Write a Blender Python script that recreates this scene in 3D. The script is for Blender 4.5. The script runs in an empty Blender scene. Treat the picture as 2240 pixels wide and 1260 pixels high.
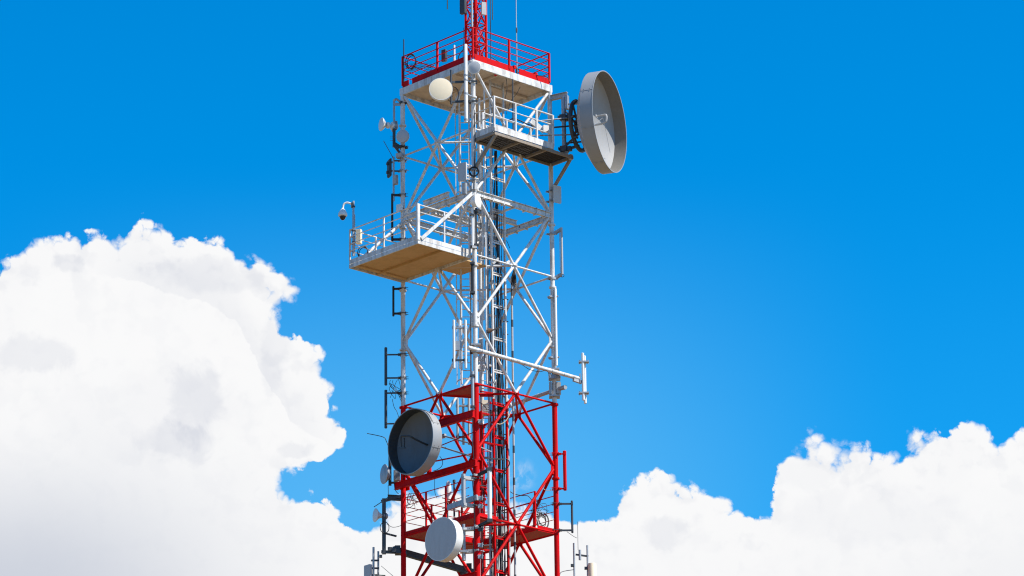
import bpy, math, random
from mathutils import Vector as V3
random.seed(7)
sc = bpy.context.scene
COL = sc.collection
R = math.radians

# ------------------------------------------------------------------ camera, sky, sun, exposure
CAM = V3((0, -125.0, 1.6))
YAW, PITCH, ROLL, FPX = 0.010334874, 0.315334550, -0.012062682, 7616.33
FW = V3((math.sin(YAW)*math.cos(PITCH), math.cos(YAW)*math.cos(PITCH), math.sin(PITCH)))
_r = V3((math.cos(YAW), -math.sin(YAW), 0)); _u = _r.cross(FW)
RT = _r*math.cos(ROLL) + _u*math.sin(ROLL)
UP = -_r*math.sin(ROLL) + _u*math.cos(ROLL)
cam_d = bpy.data.cameras.new('camera'); cam = bpy.data.objects.new('camera', cam_d); COL.objects.link(cam)
from mathutils import Matrix
M = Matrix((( RT.x, UP.x, -FW.x, CAM.x), (RT.y, UP.y, -FW.y, CAM.y), (RT.z, UP.z, -FW.z, CAM.z), (0, 0, 0, 1)))
cam.matrix_world = M
cam_d.sensor_fit = 'HORIZONTAL'; cam_d.sensor_width = 36; cam_d.lens = FPX*36/2240
cam_d.clip_start = 1; cam_d.clip_end = 30000
sc.camera = cam
sc.view_settings.view_transform = 'Standard'; sc.view_settings.look = 'None'
EXPO = 0.45
sc.view_settings.exposure = EXPO; sc.view_settings.gamma = 1; sc.view_settings.use_curve_mapping = False
sc.cycles.filter_width = 1.15; sc.cycles.max_bounces = 6; sc.cycles.diffuse_bounces = 3; sc.cycles.glossy_bounces = 3
sc.cycles.use_denoising = True; sc.cycles.denoiser = 'OPENIMAGEDENOISE'; sc.cycles.denoising_input_passes = 'RGB_ALBEDO_NORMAL'; sc.cycles.denoising_prefilter = 'ACCURATE'
sc.cycles.sample_clamp_indirect = 6

SUN_AZ, SUN_EL = 68.0, 50.0          # azimuth measured from the direction of the camera towards image right
sdir = V3((math.sin(R(SUN_AZ))*math.cos(R(SUN_EL)), -math.cos(R(SUN_AZ))*math.cos(R(SUN_EL)), math.sin(R(SUN_EL))))
sl = bpy.data.lights.new('sun', 'SUN'); sl.energy = 5.0; sl.angle = R(0.5); sl.color = (1, 0.95, 0.87)
so = bpy.data.objects.new('sun', sl); COL.objects.link(so)
so.rotation_euler = (-sdir).to_track_quat('-Z', 'Y').to_euler(); so.location = (60, -40, 120)

def ray(px, py):
    return FW + RT*((px-1120)/FPX) - UP*((py-630)/FPX)
def azel(px, py):
    d = ray(px, py).normalized()
    return math.degrees(math.atan2(d.x, d.y)), math.degrees(math.asin(d.z))

# ---- world: Nishita sky with a bank of cumulus (function of azimuth and elevation)
W = bpy.data.worlds.new('World'); sc.world = W; W.use_nodes = True
nt = W.node_tree; N = nt.nodes; N.clear()
def nd(t, **k):
    n = N.new(t)
    for a, b in k.items(): setattr(n, a, b)
    return n
def lk(a, b): nt.links.new(a, b)
def m_(op, a, b=None, c=None, clamp=False):
    n = nd('ShaderNodeMath', operation=op, use_clamp=clamp)
    for i, x in enumerate((a, b, c)):
        if x is None: continue
        if isinstance(x, (int, float)): n.inputs[i].default_value = x
        else: lk(x, n.inputs[i])
    return n.outputs[0]
def mr(x, a, b, c, d, smooth=True):
    n = nd('ShaderNodeMapRange', interpolation_type='SMOOTHSTEP' if smooth else 'LINEAR', clamp=True)
    lk(x, n.inputs[0])
    for i, v in zip((1, 2, 3, 4), (a, b, c, d)):
        if isinstance(v, (int, float)): n.inputs[i].default_value = v
        else: lk(v, n.inputs[i])
    return n.outputs[0]
def mixc(f, a, b, mode='MIX'):
    n = nd('ShaderNodeMix', data_type='RGBA', blend_type=mode)
    for s, x in ((n.inputs[0], f), (n.inputs[6], a), (n.inputs[7], b)):
        if isinstance(x, (int, float)): s.default_value = x
        elif isinstance(x, tuple): s.default_value = (*x, 1)
        else: lk(x, s)
    return n.outputs[2]
tc = nd('ShaderNodeTexCoord')
DIR = tc.outputs['Generated']
sky = nd('ShaderNodeTexSky', sky_type='NISHITA'); sky.sun_disc = False
sky.sun_elevation = R(SUN_EL); sky.sun_rotation = math.atan2(sdir.x, sdir.y)
sky.air_density = 1.0; sky.dust_density = 0.2; sky.ozone_density = 3.0
sep = nd('ShaderNodeSeparateXYZ'); lk(DIR, sep.inputs[0])
AZ0 = m_('MULTIPLY', m_('ARCTAN2', sep.outputs[0], sep.outputs[1]), 180/math.pi)
EL0 = m_('MULTIPLY', m_('ARCSINE', sep.outputs[2]), 180/math.pi)
def noise(scale, detail, rough, dist=0.0, w=0.0):
    n = nd('ShaderNodeTexNoise', noise_dimensions='4D')
    lk(DIR, n.inputs['Vector']); n.inputs['W'].default_value = w
    n.inputs['Scale'].default_value = scale; n.inputs['Detail'].default_value = detail
    n.inputs['Roughness'].default_value = rough; n.inputs['Distortion'].default_value = dist
    return n
n1 = noise(60, 3, 0.5, 0, 1.3); n2 = noise(210, 7, 0.62, 0.3, 4.1)
s1 = nd('ShaderNodeSeparateColor'); lk(n1.outputs['Color'], s1.inputs[0])
s2 = nd('ShaderNodeSeparateColor'); lk(n2.outputs['Color'], s2.inputs[0])
def warp(base, a, b, A, B):
    return m_('ADD', m_('ADD', base, m_('MULTIPLY', m_('SUBTRACT', a, 0.5), A)), m_('MULTIPLY', m_('SUBTRACT', b, 0.5), B))
AZ = warp(AZ0, s1.outputs[0], s2.outputs[0], 0.40, 0.28)
EL = warp(EL0, s1.outputs[1], s2.outputs[1], 0.30, 0.28)
# heaped puffs: two octaves of cells, also read a little way towards the sun for their light and shade
vm = nd('ShaderNodeVectorMath', operation='SCALE'); lk(n2.outputs['Color'], vm.inputs[0]); vm.inputs[3].default_value = 0.0045
va = nd('ShaderNodeVectorMath', operation='ADD'); lk(DIR, va.inputs[0]); lk(vm.outputs[0], va.inputs[1])
vb = nd('ShaderNodeVectorMath', operation='ADD'); lk(va.outputs[0], vb.inputs[0]); vb.inputs[1].default_value = (RT*0.0026+UP*0.0034)
def puffs(vec):
    o = []
    for sc_, w_ in ((62, 0.55), (170, 0.30), (420, 0.15)):
        v = nd('ShaderNodeTexVoronoi', feature='F1', voronoi_dimensions='3D'); lk(vec, v.inputs['Vector']); v.inputs['Scale'].default_value = sc_
        d = v.outputs['Distance']; o.append(m_('MULTIPLY', m_('SUBTRACT', 0.45, m_('MULTIPLY', d, d)), w_))
    return m_('ADD', m_('ADD', o[0], o[1]), o[2])
PF, PS = puffs(va.outputs[0]), puffs(vb.outputs[0])
LITE = m_('SUBTRACT', PF, PS)
A0, A1, E0, E1 = -10.0, 11.0, 10.0, 24.0
na = m_('DIVIDE', m_('SUBTRACT', AZ, A0), A1-A0); ne = m_('DIVIDE', m_('SUBTRACT', EL, E0), E1-E0)
def curve(inp, pts):
    n = nd('ShaderNodeFloatCurve'); c = n.mapping.curves[0]
    n.mapping.extend = 'HORIZONTAL'
    pts = sorted(pts)
    c.points[0].location = pts[0]; c.points[1].location = pts[-1]
    for p in pts[1:-1]: c.points.new(*p)
    for p in c.points: p.handle_type = 'VECTOR'
    n.mapping.update(); lk(inp, n.inputs[1]); return n.outputs[0]
def top_curve(pix):
    pts = []
    for x, y in pix:
        a, e = azel(x, y); pts.append(((a-A0)/(A1-A0), (e-E0)/(E1-E0)))
    v = curve(na, pts)
    return m_('ADD', m_('MULTIPLY', v, E1-E0), E0)
def side_curve(pix):
    pts = []
    for x, y in pix:
        a, e = azel(x, y); pts.append(((e-E0)/(E1-E0), (a-A0)/(A1-A0)))
    v = curve(ne, pts)
    return m_('ADD', m_('MULTIPLY', v, A1-A0), A0)
LT = [(-150, 640), (0, 592), (50, 572), (100, 540), (140, 516), (200, 526), (250, 520), (285, 500), (315, 482), (350, 494), (395, 552), (430, 536), (485, 512),
      (530, 545), (560, 580), (600, 610), (640, 628), (700, 640), (800, 650), (1200, 700)]
LS = [(560, 560), (600, 580), (648, 632), (632, 670), (610, 700), (640, 740), (675, 760), (690, 800), (718, 860), (722, 910), (768, 938), (752, 978), (700, 1005),
      (620, 1040), (608, 1080), (640, 1100), (700, 1115), (780, 1150), (850, 1175), (1000, 1260)]
LS = [(x, y) for x, y in LS]
RTOP = [(-200, 1330), (600, 1330), (660, 1110), (700, 1105), (760, 1130), (815, 1155), (850, 1115), (900, 1100), (960, 1085), (1010, 1080), (1060, 1095), (1110, 1100), (1180, 1100), (1260, 1120),
        (1310, 1135), (1345, 1140), (1356, 1085), (1400, 1060), (1438, 1035), (1490, 1062), (1560, 1098), (1640, 1128), (1688, 1118), (1702, 1010), (1740, 968),
        (1790, 962), (1850, 975), (1922, 1010), (1990, 965), (2080, 962), (2112, 930), (2160, 938), (2188, 985), (2230, 950), (2300, 900)]
elL, azS, elR = top_curve(LT), side_curve(LS), top_curve(RTOP)
f1 = m_('MINIMUM', m_('SUBTRACT', elL, EL), m_('SUBTRACT', azS, AZ))
f2 = m_('SUBTRACT', elR, EL)
f = m_('ADD', m_('ADD', m_('MAXIMUM', f1, f2), 0.02), m_('MULTIPLY', m_('SUBTRACT', PF, 0.1), 0.95))
f = m_('SUBTRACT', f, mr(m_('ABSOLUTE', AZ0), 11, 45, 0, 11, False))     # the bank sinks to either side, out of view, for less fill light
# loose wisp beside the tower
wa, we = azel(1143, 1045)
wd = m_('SQRT', m_('ADD', m_('POWER', m_('MULTIPLY', m_('SUBTRACT', AZ, wa), 1.0), 2), m_('POWER', m_('MULTIPLY', m_('SUBTRACT', EL, we), 0.75), 2)))
fw = m_('SUBTRACT', 0.24, wd)
wm = m_('MULTIPLY', mr(fw, -0.05, 0.25, 0, 0.6), mr(n2.outputs['Fac'], 0.42, 0.68, 0, 1))
wid = mr(n1.outputs['Fac'], 0.35, 0.65, 0.05, 0.26, False)
mask = mr(m_('ADD', f, m_('MULTIPLY', m_('SUBTRACT', n2.outputs['Fac'], 0.5), 0.28)), 0.0, wid, 0, 1)
mask = m_('MAXIMUM', mask, wm)
# body shading of the clouds
n3 = noise(26, 5, 0.55, 0.5, 9.7); n4 = noise(95, 6, 0.6, 0.6, 2.2)
a_, e_ = azel(0, 1200)
low = m_('MULTIPLY', mr(EL0, azel(0, 1280)[1], azel(0, 880)[1], 1, 0), mr(AZ0, azel(60, 1200)[0], azel(760, 1200)[0], 1, 0.0))
low2 = m_('MULTIPLY', mr(EL0, azel(2200, 1300)[1], azel(2200, 1060)[1], 1, 0), mr(AZ0, azel(1800, 1200)[0], azel(2240, 1200)[0], 0.25, 0.75))
sh = m_('ADD', m_('MULTIPLY', mr(n3.outputs['Fac'], 0.45, 0.68, 0, 1), 0.10), m_('MULTIPLY', mr(n4.outputs['Fac'], 0.42, 0.7, 0, 1), 0.04))
RIDGE = [(-150, 640), (0, 612), (120, 606), (240, 603), (300, 618), (380, 645), (450, 668), (520, 712), (560, 790), (600, 860), (640, 930), (760, 1000), (1200, 1200)]
elG = top_curve(RIDGE); gap = m_('SUBTRACT', EL, elG)
rsh = m_('MULTIPLY', m_('MULTIPLY', mr(gap, 0.0, 0.05, 0, 1), mr(gap, 0.10, 0.95, 1, 0)), mr(AZ0, azel(180, 600)[0], azel(330, 600)[0], 0.15, 1))
rsh = m_('MULTIPLY', rsh, mr(AZ0, azel(640, 600)[0], azel(760, 600)[0], 1, 0))
sh = m_('ADD', sh, m_('MULTIPLY', rsh, 0.30))
sh = m_('ADD', sh, m_('MULTIPLY', m_('MULTIPLY', mr(LITE, 0.02, -0.2, 0, 1), mr(f, 0.0, 1.1, 1, 0.3)), 0.30))
for bx, by, rx, ry, a_ in ((425, 880, 75, 110, .30), (400, 965, 110, 55, .26), (150, 578, 45, 22, .26), (60, 770, 110, 50, .26), (445, 600, 190, 55, .24), (600, 770, 40, 110, .2), (650, 990, 50, 22, .24), (1462, 1170, 70, 55, .26), (300, 900, 330, 120, .10), (1900, 1130, 260, 80, .12), (1750, 1040, 80, 40, .1)):
    ba, be = azel(bx, by); k_ = 180/math.pi/FPX
    dd = m_('ADD', m_('POWER', m_('DIVIDE', m_('SUBTRACT', AZ, ba), rx*k_), 2), m_('POWER', m_('DIVIDE', m_('SUBTRACT', EL, be), ry*k_), 2))
    sh = m_('ADD', sh, m_('MULTIPLY', mr(m_('ADD', dd, m_('ADD', m_('MULTIPLY', PF, 0.5), m_('MULTIPLY', n4.outputs['Fac'], 2.4))), 1.45, 2.15, 1, 0), a_*1.55))
dim = m_('ADD', m_('MULTIPLY', low, 0.80), m_('MULTIPLY', low2, 0.22))
GAIN = 1.0/(0.1*2**EXPO)
def g(*c): return tuple(x*GAIN for x in c)
cl = mixc(sh, g(0.955, 0.955, 0.96), g(0.72, 0.74, 0.80))
cl = mixc(dim, cl, g(0.56, 0.60, 0.69))
# sky: Nishita, deepened as by a polarising filter, paler towards the horizon
hs = nd('ShaderNodeHueSaturation'); hs.inputs['Saturation'].default_value = 1.85; hs.inputs['Value'].default_value = 1.0
lk(sky.outputs[0], hs.inputs['Color'])
skyc = mixc(1.0, hs.outputs[0], (1.0, 1.0, 1.0), 'MULTIPLY')
mx = nd('ShaderNodeMix', data_type='RGBA', blend_type='MULTIPLY'); mx.inputs[0].default_value = 1
ZEN = mr(EL0, 24, 60, 1.0, 0.6)  # unseen sky overhead dimmed to deepen the shaded sides
SKYTINT = (1.0, 1.42, 1.40)
mx.inputs[7].default_value = (*SKYTINT, 1); lk(mixc(1.0, skyc, ZEN, 'MULTIPLY'), mx.inputs[6])
hz = m_('MULTIPLY', mr(EL0, azel(1100, 1150)[1], azel(1100, 330)[1], 1, 0), mr(m_('ABSOLUTE', m_('ADD', AZ0, 0.9)), 1.5, 8.5, 1, 0.1))
skyf = mixc(m_('MULTIPLY', hz, 0.60), mx.outputs[2], g(0.15, 0.53, 0.92))
fin = mixc(mask, skyf, cl)
bg = nd('ShaderNodeBackground'); bg.inputs[1].default_value = 0.1; lk(fin, bg.inputs[0])
ow = nd('ShaderNodeOutputWorld'); lk(bg.outputs[0], ow.inputs[0])
W.cycles.sampling_method = 'MANUAL'; W.cycles.sample_map_resolution = 512

# ------------------------------------------------------------------ helpers
TA = -0.038763937
RR = 4.0/math.sqrt(2)
def _leg(t): return V3((RR*math.cos(R(t)+TA), RR*math.sin(R(t)+TA), 0))
LN, LR, LF, LL = _leg(-90), _leg(0), _leg(90), _leg(180)
EP, EQ = (LR-LN).normalized(), (LL-LN).normalized()
Z0 = 36.19698 + 1.6                     # height of the red / white change of paint
H = 4.97825                             # height of one bracing panel
EZ = V3((0, 0, 1))
def S(p, q, z): return LN + EP*(4*p) + EQ*(4*q) + V3((0, 0, Z0+z))
def Y(px, py, y):                       # the point seen at a pixel of the photograph, y metres deep
    d = ray(px, py); return CAM + d*((y-CAM.y)/d.y)
def zat(px, py, y): return Y(px, py, y).z
def vert(px, py0, py1, y):
    c = Y(px, (py0+py1)/2, y)
    return V3((c.x, y, zat(px, py0, y))), V3((c.x, y, zat(px, py1, y)))
def nrm(phi): return V3((math.sin(R(phi)), -math.cos(R(phi)), 0))     # horizontal direction, phi degrees to the right of the camera
def side(phi): return V3((math.cos(R(phi)), math.sin(R(phi)), 0))

class MB:
    def __init__(s): s.v = []; s.f = []; s.m = []; s.mi = 0
    def add(s, vs, fs):
        o = len(s.v); s.v += [V3(v) for v in vs]; s.f += [[i+o for i in f] for f in fs]; s.m += [s.mi]*len(fs); return s
    def lathe(s, o, ax, prof, n=32, closed=False):
        ax = ax.normalized(); a = ax.orthogonal().normalized()
        if abs(ax.z) < 0.99: a = ax.cross(EZ).normalized()
        b = ax.cross(a); vs = []; fs = []; k = len(prof)
        for r, t in prof:
            for i in range(n):
                w = 2*math.pi*i/n; vs.append(o + ax*t + (a*math.cos(w) + b*math.sin(w))*r)
        for j in range(k if closed else k-1):
            j2 = (j+1) % k
            for i in range(n):
                i2 = (i+1) % n; fs.append([j*n+i, j*n+i2, j2*n+i2, j2*n+i])
        if not closed:
            fs.append(list(range(n))[::-1]); fs.append([(k-1)*n+i for i in range(n)])
        return s.add(vs, fs)
    def tube(s, a, b, r, n=10, r2=None):
        a, b = V3(a), V3(b); L = (b-a).length
        return s.lathe(a, b-a, [(r, 0), (r if r2 is None else r2, L)], n)
    def path(s, pts, r, n=7):
        pts = [V3(p) for p in pts]; k = len(pts); vs = []; fs = []
        t0 = (pts[1]-pts[0]).normalized(); a = t0.orthogonal().normalized()
        for j, p in enumerate(pts):
            t = (pts[min(j+1, k-1)]-pts[max(j-1, 0)])
            if t.length < 1e-9: t = t0
            t.normalize(); a = (a - t*a.dot(t))
            if a.length < 1e-6: a = t.orthogonal()
            a.normalize(); b = t.cross(a)
            for i in range(n):
                w = 2*math.pi*i/n; vs.append(p + (a*math.cos(w) + b*math.sin(w))*r)
        for j in range(k-1):
            for i in range(n):
                i2 = (i+1) % n; fs.append([j*n+i, j*n+i2, (j+1)*n+i2, (j+1)*n+i])
        fs.append(list(range(n))[::-1]); fs.append([(k-1)*n+i for i in range(n)])
        return s.add(vs, fs)
    def box(s, c, u, v, w):
        vs = [c+u*a+v*b+w*d for a in (-1, 1) for b in (-1, 1) for d in (-1, 1)]
        fs = [[0, 1, 3, 2], [4, 6, 7, 5], [0, 4, 5, 1], [2, 3, 7, 6], [0, 2, 6, 4], [1, 5, 7, 3]]
        if u.cross(v).dot(w) < 0: fs = [f[::-1] for f in fs]
        return s.add(vs, fs)
    def rbox(s, c, u, v, w, b=0.2):                 # box whose four w-edges are rounded
        lu, lv = u.length, v.length; r = min(lu, lv)*b; un, vn = u.normalized(), v.normalized(); ring = []
        for sx, sy, a0 in ((1, 1, 0), (-1, 1, 90), (-1, -1, 180), (1, -1, 270)):
            for k in range(4):
                t = R(a0+30*k); ring.append(un*(sx*(lu-r)+r*math.cos(t)) + vn*(sy*(lv-r)+r*math.sin(t)))
        n = len(ring); vs = [c+p-w for p in ring]+[c+p+w for p in ring]
        fs = [[i, (i+1) % n, n+(i+1) % n, n+i] for i in range(n)] + [list(range(n))[::-1], [n+i for i in range(n)]]
        if u.cross(v).dot(w) < 0: fs = [f[::-1] for f in fs]
        return s.add(vs, fs)
    def bar(s, a, b, w, h, up=EZ):
        a, b = V3(a), V3(b); d = b-a; x = d.normalized(); sd = x.cross(up)
        if sd.length < 1e-6: sd = x.orthogonal()
        sd.normalize(); u2 = sd.cross(x)
        return s.box((a+b)/2, d/2, sd*(w/2), u2*(h/2))
    def ibeam(s, a, b, w, h, t=0.018):
        a, b = V3(a), V3(b); up = EZ
        s.bar(a, b, t, h-2*t); s.bar(a+up*(h/2-t/2), b+up*(h/2-t/2), w, t); s.bar(a-up*(h/2-t/2), b-up*(h/2-t/2), w, t); return s
    def plate(s, poly, th):
        n = len(poly); up = V3((0, 0, th))
        poly = [V3(p) for p in poly]
        nn = sum(((poly[i].x*poly[(i+1) % n].y - poly[(i+1) % n].x*poly[i].y) for i in range(n)))
        if nn < 0: poly = poly[::-1]
        vs = poly + [p+up for p in poly]
        return s.add(vs, [list(range(n))[::-1], [n+i for i in range(n)]] + [[i, (i+1) % n, n+(i+1) % n, n+i] for i in range(n)])

def spline(pts, k=8):
    P = [V3(p) for p in pts]; P = [P[0]*2-P[1]] + P + [P[-1]*2-P[-2]]; o = []
    for i in range(1, len(P)-2):
        a, b, c, d = P[i-1:i+3]
        for j in range(k):
            t = j/k
            o.append(0.5*((2*b)+(c-a)*t+(2*a-5*b+4*c-d)*t*t+(3*b-a-3*c+d)*t**3))
    return o+[P[-2]]

LABELS = set()
def tag(o, label, cat, group=None, kind=None):
    if label: o['label'] = label
    if cat: o['category'] = cat
    if group: o['group'] = group
    if kind: o['kind'] = kind
    return o
def thing(name, label, cat, loc, group=None):
    o = bpy.data.objects.new(name, None); COL.objects.link(o); o.location = V3(loc); o.empty_display_size = 0.2
    return tag(o, label, cat, group)
def wloc(o):
    p = V3((0, 0, 0))
    while o: p = p + o.location; o = o.parent
    return p
def obj(name, mb, mats, parent=None, loc=None, sharp=38, label=None):
    if not isinstance(mats, (list, tuple)): mats = [mats]
    me = bpy.data.meshes.new(name)
    if parent is not None: base = wloc(parent) if loc is None else V3(loc)
    else: base = V3(loc) if loc is not None else sum(mb.v, V3((0, 0, 0)))/len(mb.v)
    me.from_pydata([v-base for v in mb.v], [], mb.f)
    for m in mats: me.materials.append(m)
    for p, i in zip(me.polygons, mb.m): p.material_index = i; p.use_smooth = True
    me.update(); me.set_sharp_from_angle(angle=R(sharp))
    o = bpy.data.objects.new(name, me); COL.objects.link(o)
    if parent is not None:
        o.parent = parent; o.location = base - wloc(parent)
    else: o.location = base
    if label: o['label'] = label
    return o

# ------------------------------------------------------------------ materials
def mat(name, col, rough=0.5, metal=0.0, dirt=None, amt=0.3, scale=3.0, streak=True, spec=0.5, coat=0.0, fine=0.12):
    m = bpy.data.materials.new(name); m.use_nodes = True; t = m.node_tree; b = t.nodes['Principled BSDF']
    b.inputs['Roughness'].default_value = rough; b.inputs['Metallic'].default_value = metal
    b.inputs['Specular IOR Level'].default_value = spec; b.inputs['Coat Weight'].default_value = coat
    co = t.nodes.new('ShaderNodeTexCoord'); mp = t.nodes.new('ShaderNodeMapping'); t.links.new(co.outputs['Object'], mp.inputs[0])
    mp.inputs['Scale'].default_value = (1, 1, 0.22 if streak else 1)
    n = t.nodes.new('ShaderNodeTexNoise'); n.inputs['Scale'].default_value = scale*2; n.inputs['Detail'].default_value = 6; n.inputs['Roughness'].default_value = 0.65
    t.links.new(mp.outputs[0], n.inputs['Vector'])
    rp = t.nodes.new('ShaderNodeMapRange'); rp.inputs[1].default_value = 0.46; rp.inputs[2].default_value = 0.74; rp.inputs[4].default_value = amt
    t.links.new(n.outputs['Fac'], rp.inputs[0])
    mx = t.nodes.new('ShaderNodeMix'); mx.data_type = 'RGBA'; t.links.new(rp.outputs[0], mx.inputs[0])
    mx.inputs[6].default_value = (*col, 1); mx.inputs[7].default_value = (*(dirt or tuple(c*0.55 for c in col)), 1)
    n2 = t.nodes.new('ShaderNodeTexNoise'); n2.inputs['Scale'].default_value = 14; n2.inputs['Detail'].default_value = 4
    t.links.new(co.outputs['Object'], n2.inputs['Vector'])
    r2 = t.nodes.new('ShaderNodeMapRange'); r2.inputs[1].default_value = 0.3; r2.inputs[2].default_value = 0.7; r2.inputs[3].default_value = 1-fine; r2.inputs[4].default_value = 1.0
    t.links.new(n2.outputs['Fac'], r2.inputs[0])
    m2 = t.nodes.new('ShaderNodeMix'); m2.data_type = 'RGBA'; m2.blend_type = 'MULTIPLY'; m2.inputs[0].default_value = 1
    t.links.new(mx.outputs[2], m2.inputs[6]); t.links.new(r2.outputs[0], m2.inputs[7])
    t.links.new(m2.outputs[2], b.inputs['Base Color'])
    rr = t.nodes.new('ShaderNodeMapRange'); rr.inputs[3].default_value = max(0.05, rough-0.1); rr.inputs[4].default_value = min(1, rough+0.15)
    t.links.new(n.outputs['Fac'], rr.inputs[0]); t.links.new(rr.outputs[0], b.inputs['Roughness'])
    return m
WH = mat('white_paint', (0.75, 0.745, 0.73), 0.45, dirt=(0.24, 0.18, 0.12), amt=0.75, scale=2.4, spec=0.3, fine=0.2)
RD = mat('red_paint', (0.62, 0.0012, 0.0025), 0.5, dirt=(0.20, 0.012, 0.012), amt=0.75, scale=2.4, spec=0.1)
GV = mat('galvanised_steel', (0.42, 0.44, 0.46), 0.5, 0.45, dirt=(0.22, 0.22, 0.22), amt=0.5)
GP = mat('grey_paint', (0.45, 0.45, 0.45), 0.5, dirt=(0.30, 0.29, 0.27), amt=0.35)
DG = mat('dark_steel', (0.055, 0.065, 0.075), 0.5, 0.2, dirt=(0.10, 0.09, 0.08), amt=0.5)
BK = mat('black_rubber', (0.012, 0.012, 0.014), 0.5, dirt=(0.03, 0.028, 0.026), amt=0.5)
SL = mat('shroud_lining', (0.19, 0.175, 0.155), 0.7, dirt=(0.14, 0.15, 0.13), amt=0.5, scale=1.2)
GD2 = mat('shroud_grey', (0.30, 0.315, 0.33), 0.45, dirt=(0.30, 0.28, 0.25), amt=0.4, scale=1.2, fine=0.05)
RU = mat('rusty_steel', (0.13, 0.065, 0.035), 0.8, dirt=(0.07, 0.035, 0.02), amt=0.6)
BGS = mat('brown_grey_steel', (0.30, 0.25, 0.20), 0.6, 0.1, dirt=(0.16, 0.11, 0.07), amt=0.6)  # darker brown-grey for the balcony floor frame and knee braces
CR = mat('cream_radome', (0.92, 0.78, 0.55), 0.6, dirt=(0.82, 0.68, 0.47), amt=0.3, streak=False, fine=0.03)
GR = mat('grey_radome', (0.50, 0.51, 0.52), 0.7, dirt=(0.40, 0.40, 0.40), amt=0.4, fine=0.05)
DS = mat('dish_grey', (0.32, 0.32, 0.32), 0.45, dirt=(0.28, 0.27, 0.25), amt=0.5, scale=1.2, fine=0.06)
DD = mat('shaded_dish_grey', (0.12, 0.15, 0.18), 0.45, dirt=(0.09, 0.085, 0.08), amt=0.5, scale=1.2, fine=0.06)  # deep shade inside the lower dish, put into its reflector colour
SO = mat('deck_soffit_beige', (0.68, 0.55, 0.42), 0.7, dirt=(0.46, 0.34, 0.21), amt=0.55, scale=1.5, streak=False)
SB = mat('deck_soffit_brown', (0.62, 0.39, 0.17), 0.7, dirt=(0.44, 0.26, 0.10), amt=0.6, scale=1.2, streak=False)
GT = mat('dark_grating', (0.035, 0.03, 0.028), 0.8, dirt=(0.06, 0.05, 0.04), amt=0.5, streak=False)
RS = mat('red_deck_soffit', (0.40, 0.05, 0.03), 0.7, dirt=(0.28, 0.07, 0.04), amt=0.6, streak=False)
CB = mat('camera_black_glass', (0.01, 0.01, 0.012), 0.08, dirt=(0.01, 0.01, 0.012), amt=0)
WP = mat('white_plastic', (0.78, 0.77, 0.74), 0.4, dirt=(0.6, 0.57, 0.5), amt=0.3, fine=0.04)
RL = mat('red_lamp_glass', (0.7, 0.01, 0.02), 0.15, amt=0)
GD = mat('ground_dry_grass', (0.22, 0.155, 0.075), 0.9, dirt=(0.12, 0.11, 0.045), amt=0.8, scale=0.02, streak=False)

# ------------------------------------------------------------------ ground
def build_ground():
    mb = MB(); n = 48; rings = [0, 20, 60, 150, 400, 1000, 2500, 6000]
    vs = [V3((0, 0, 0))]; fs = []
    for r in rings[1:]:
        for i in range(n): vs.append(V3((r*math.cos(2*math.pi*i/n), r*math.sin(2*math.pi*i/n), 0)))
    for i in range(n): fs.append([0, 1+i, 1+(i+1) % n])
    for k in range(len(rings)-2):
        for i in range(n):
            a = 1+k*n; b = a+n; j = (i+1) % n
            fs.append([a+i, b+i, b+j, a+j])
    mb.add(vs, fs); o = obj('ground', mb, GD, loc=(0, 0, 0)); o['kind'] = 'structure'
build_ground()

# ------------------------------------------------------------------ the tower
T = thing('telecom_tower', 'red and white lattice telecom tower with railed platforms carrying all the antennas', 'tower', (0, 0, 0))
LEGS = {'N': (0, 0), 'R': (1, 0), 'F': (1, 1), 'L': (0, 1)}
FACES = (('N', 'R'), ('N', 'L'), ('L', 'F'), ('R', 'F'))
LVL = [(-k)*H for k in range(-2, 2)]                   # crossing levels: 2H, H, 0, -H
def base_z(): return -Z0
for nme, (p, q) in LEGS.items():
    mb = MB(); ztop = 12.72 if nme != 'N' else 12.4
    wr = 0.088; rr = 0.098 if nme != 'N' else 0.118
    split = 0.0
    mb.tube(S(p, q, split), S(p, q, ztop), wr, 20)
    for z in (11.2, 7.05, 4.55, 2.2):
        mb.lathe(S(p, q, z), EZ, [(wr, -0.03), (wr+0.05, -0.03), (wr+0.05, 0.03), (wr, 0.03)], 20)
    mb.mi = 1
    mb.tube(S(p, q, -14.9), S(p, q, split), rr, 20)
    for z in (-0.05, -2.9, -7.6):
        mb.lathe(S(p, q, z), EZ, [(rr, -0.03), (rr+0.05, -0.03), (rr+0.05, 0.03), (rr, 0.03)], 20)
    obj('leg', mb, [WH, RD], T)
def face_pt(a, b, t, z, inset=0.0):
    pa, qa = LEGS[a]; pb, qb = LEGS[b]
    return S(pa+(pb-pa)*t, qa+(qb-qa)*t, z)
def shift(a, b):            # outward offset so that crossing members do not share space
    pa, qa = LEGS[a]; pb, qb = LEGS[b]; c = ((pa+pb)/2-0.5, (qa+qb)/2-0.5)
    return (EP*c[0]+EQ*c[1]).normalized()
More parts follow.
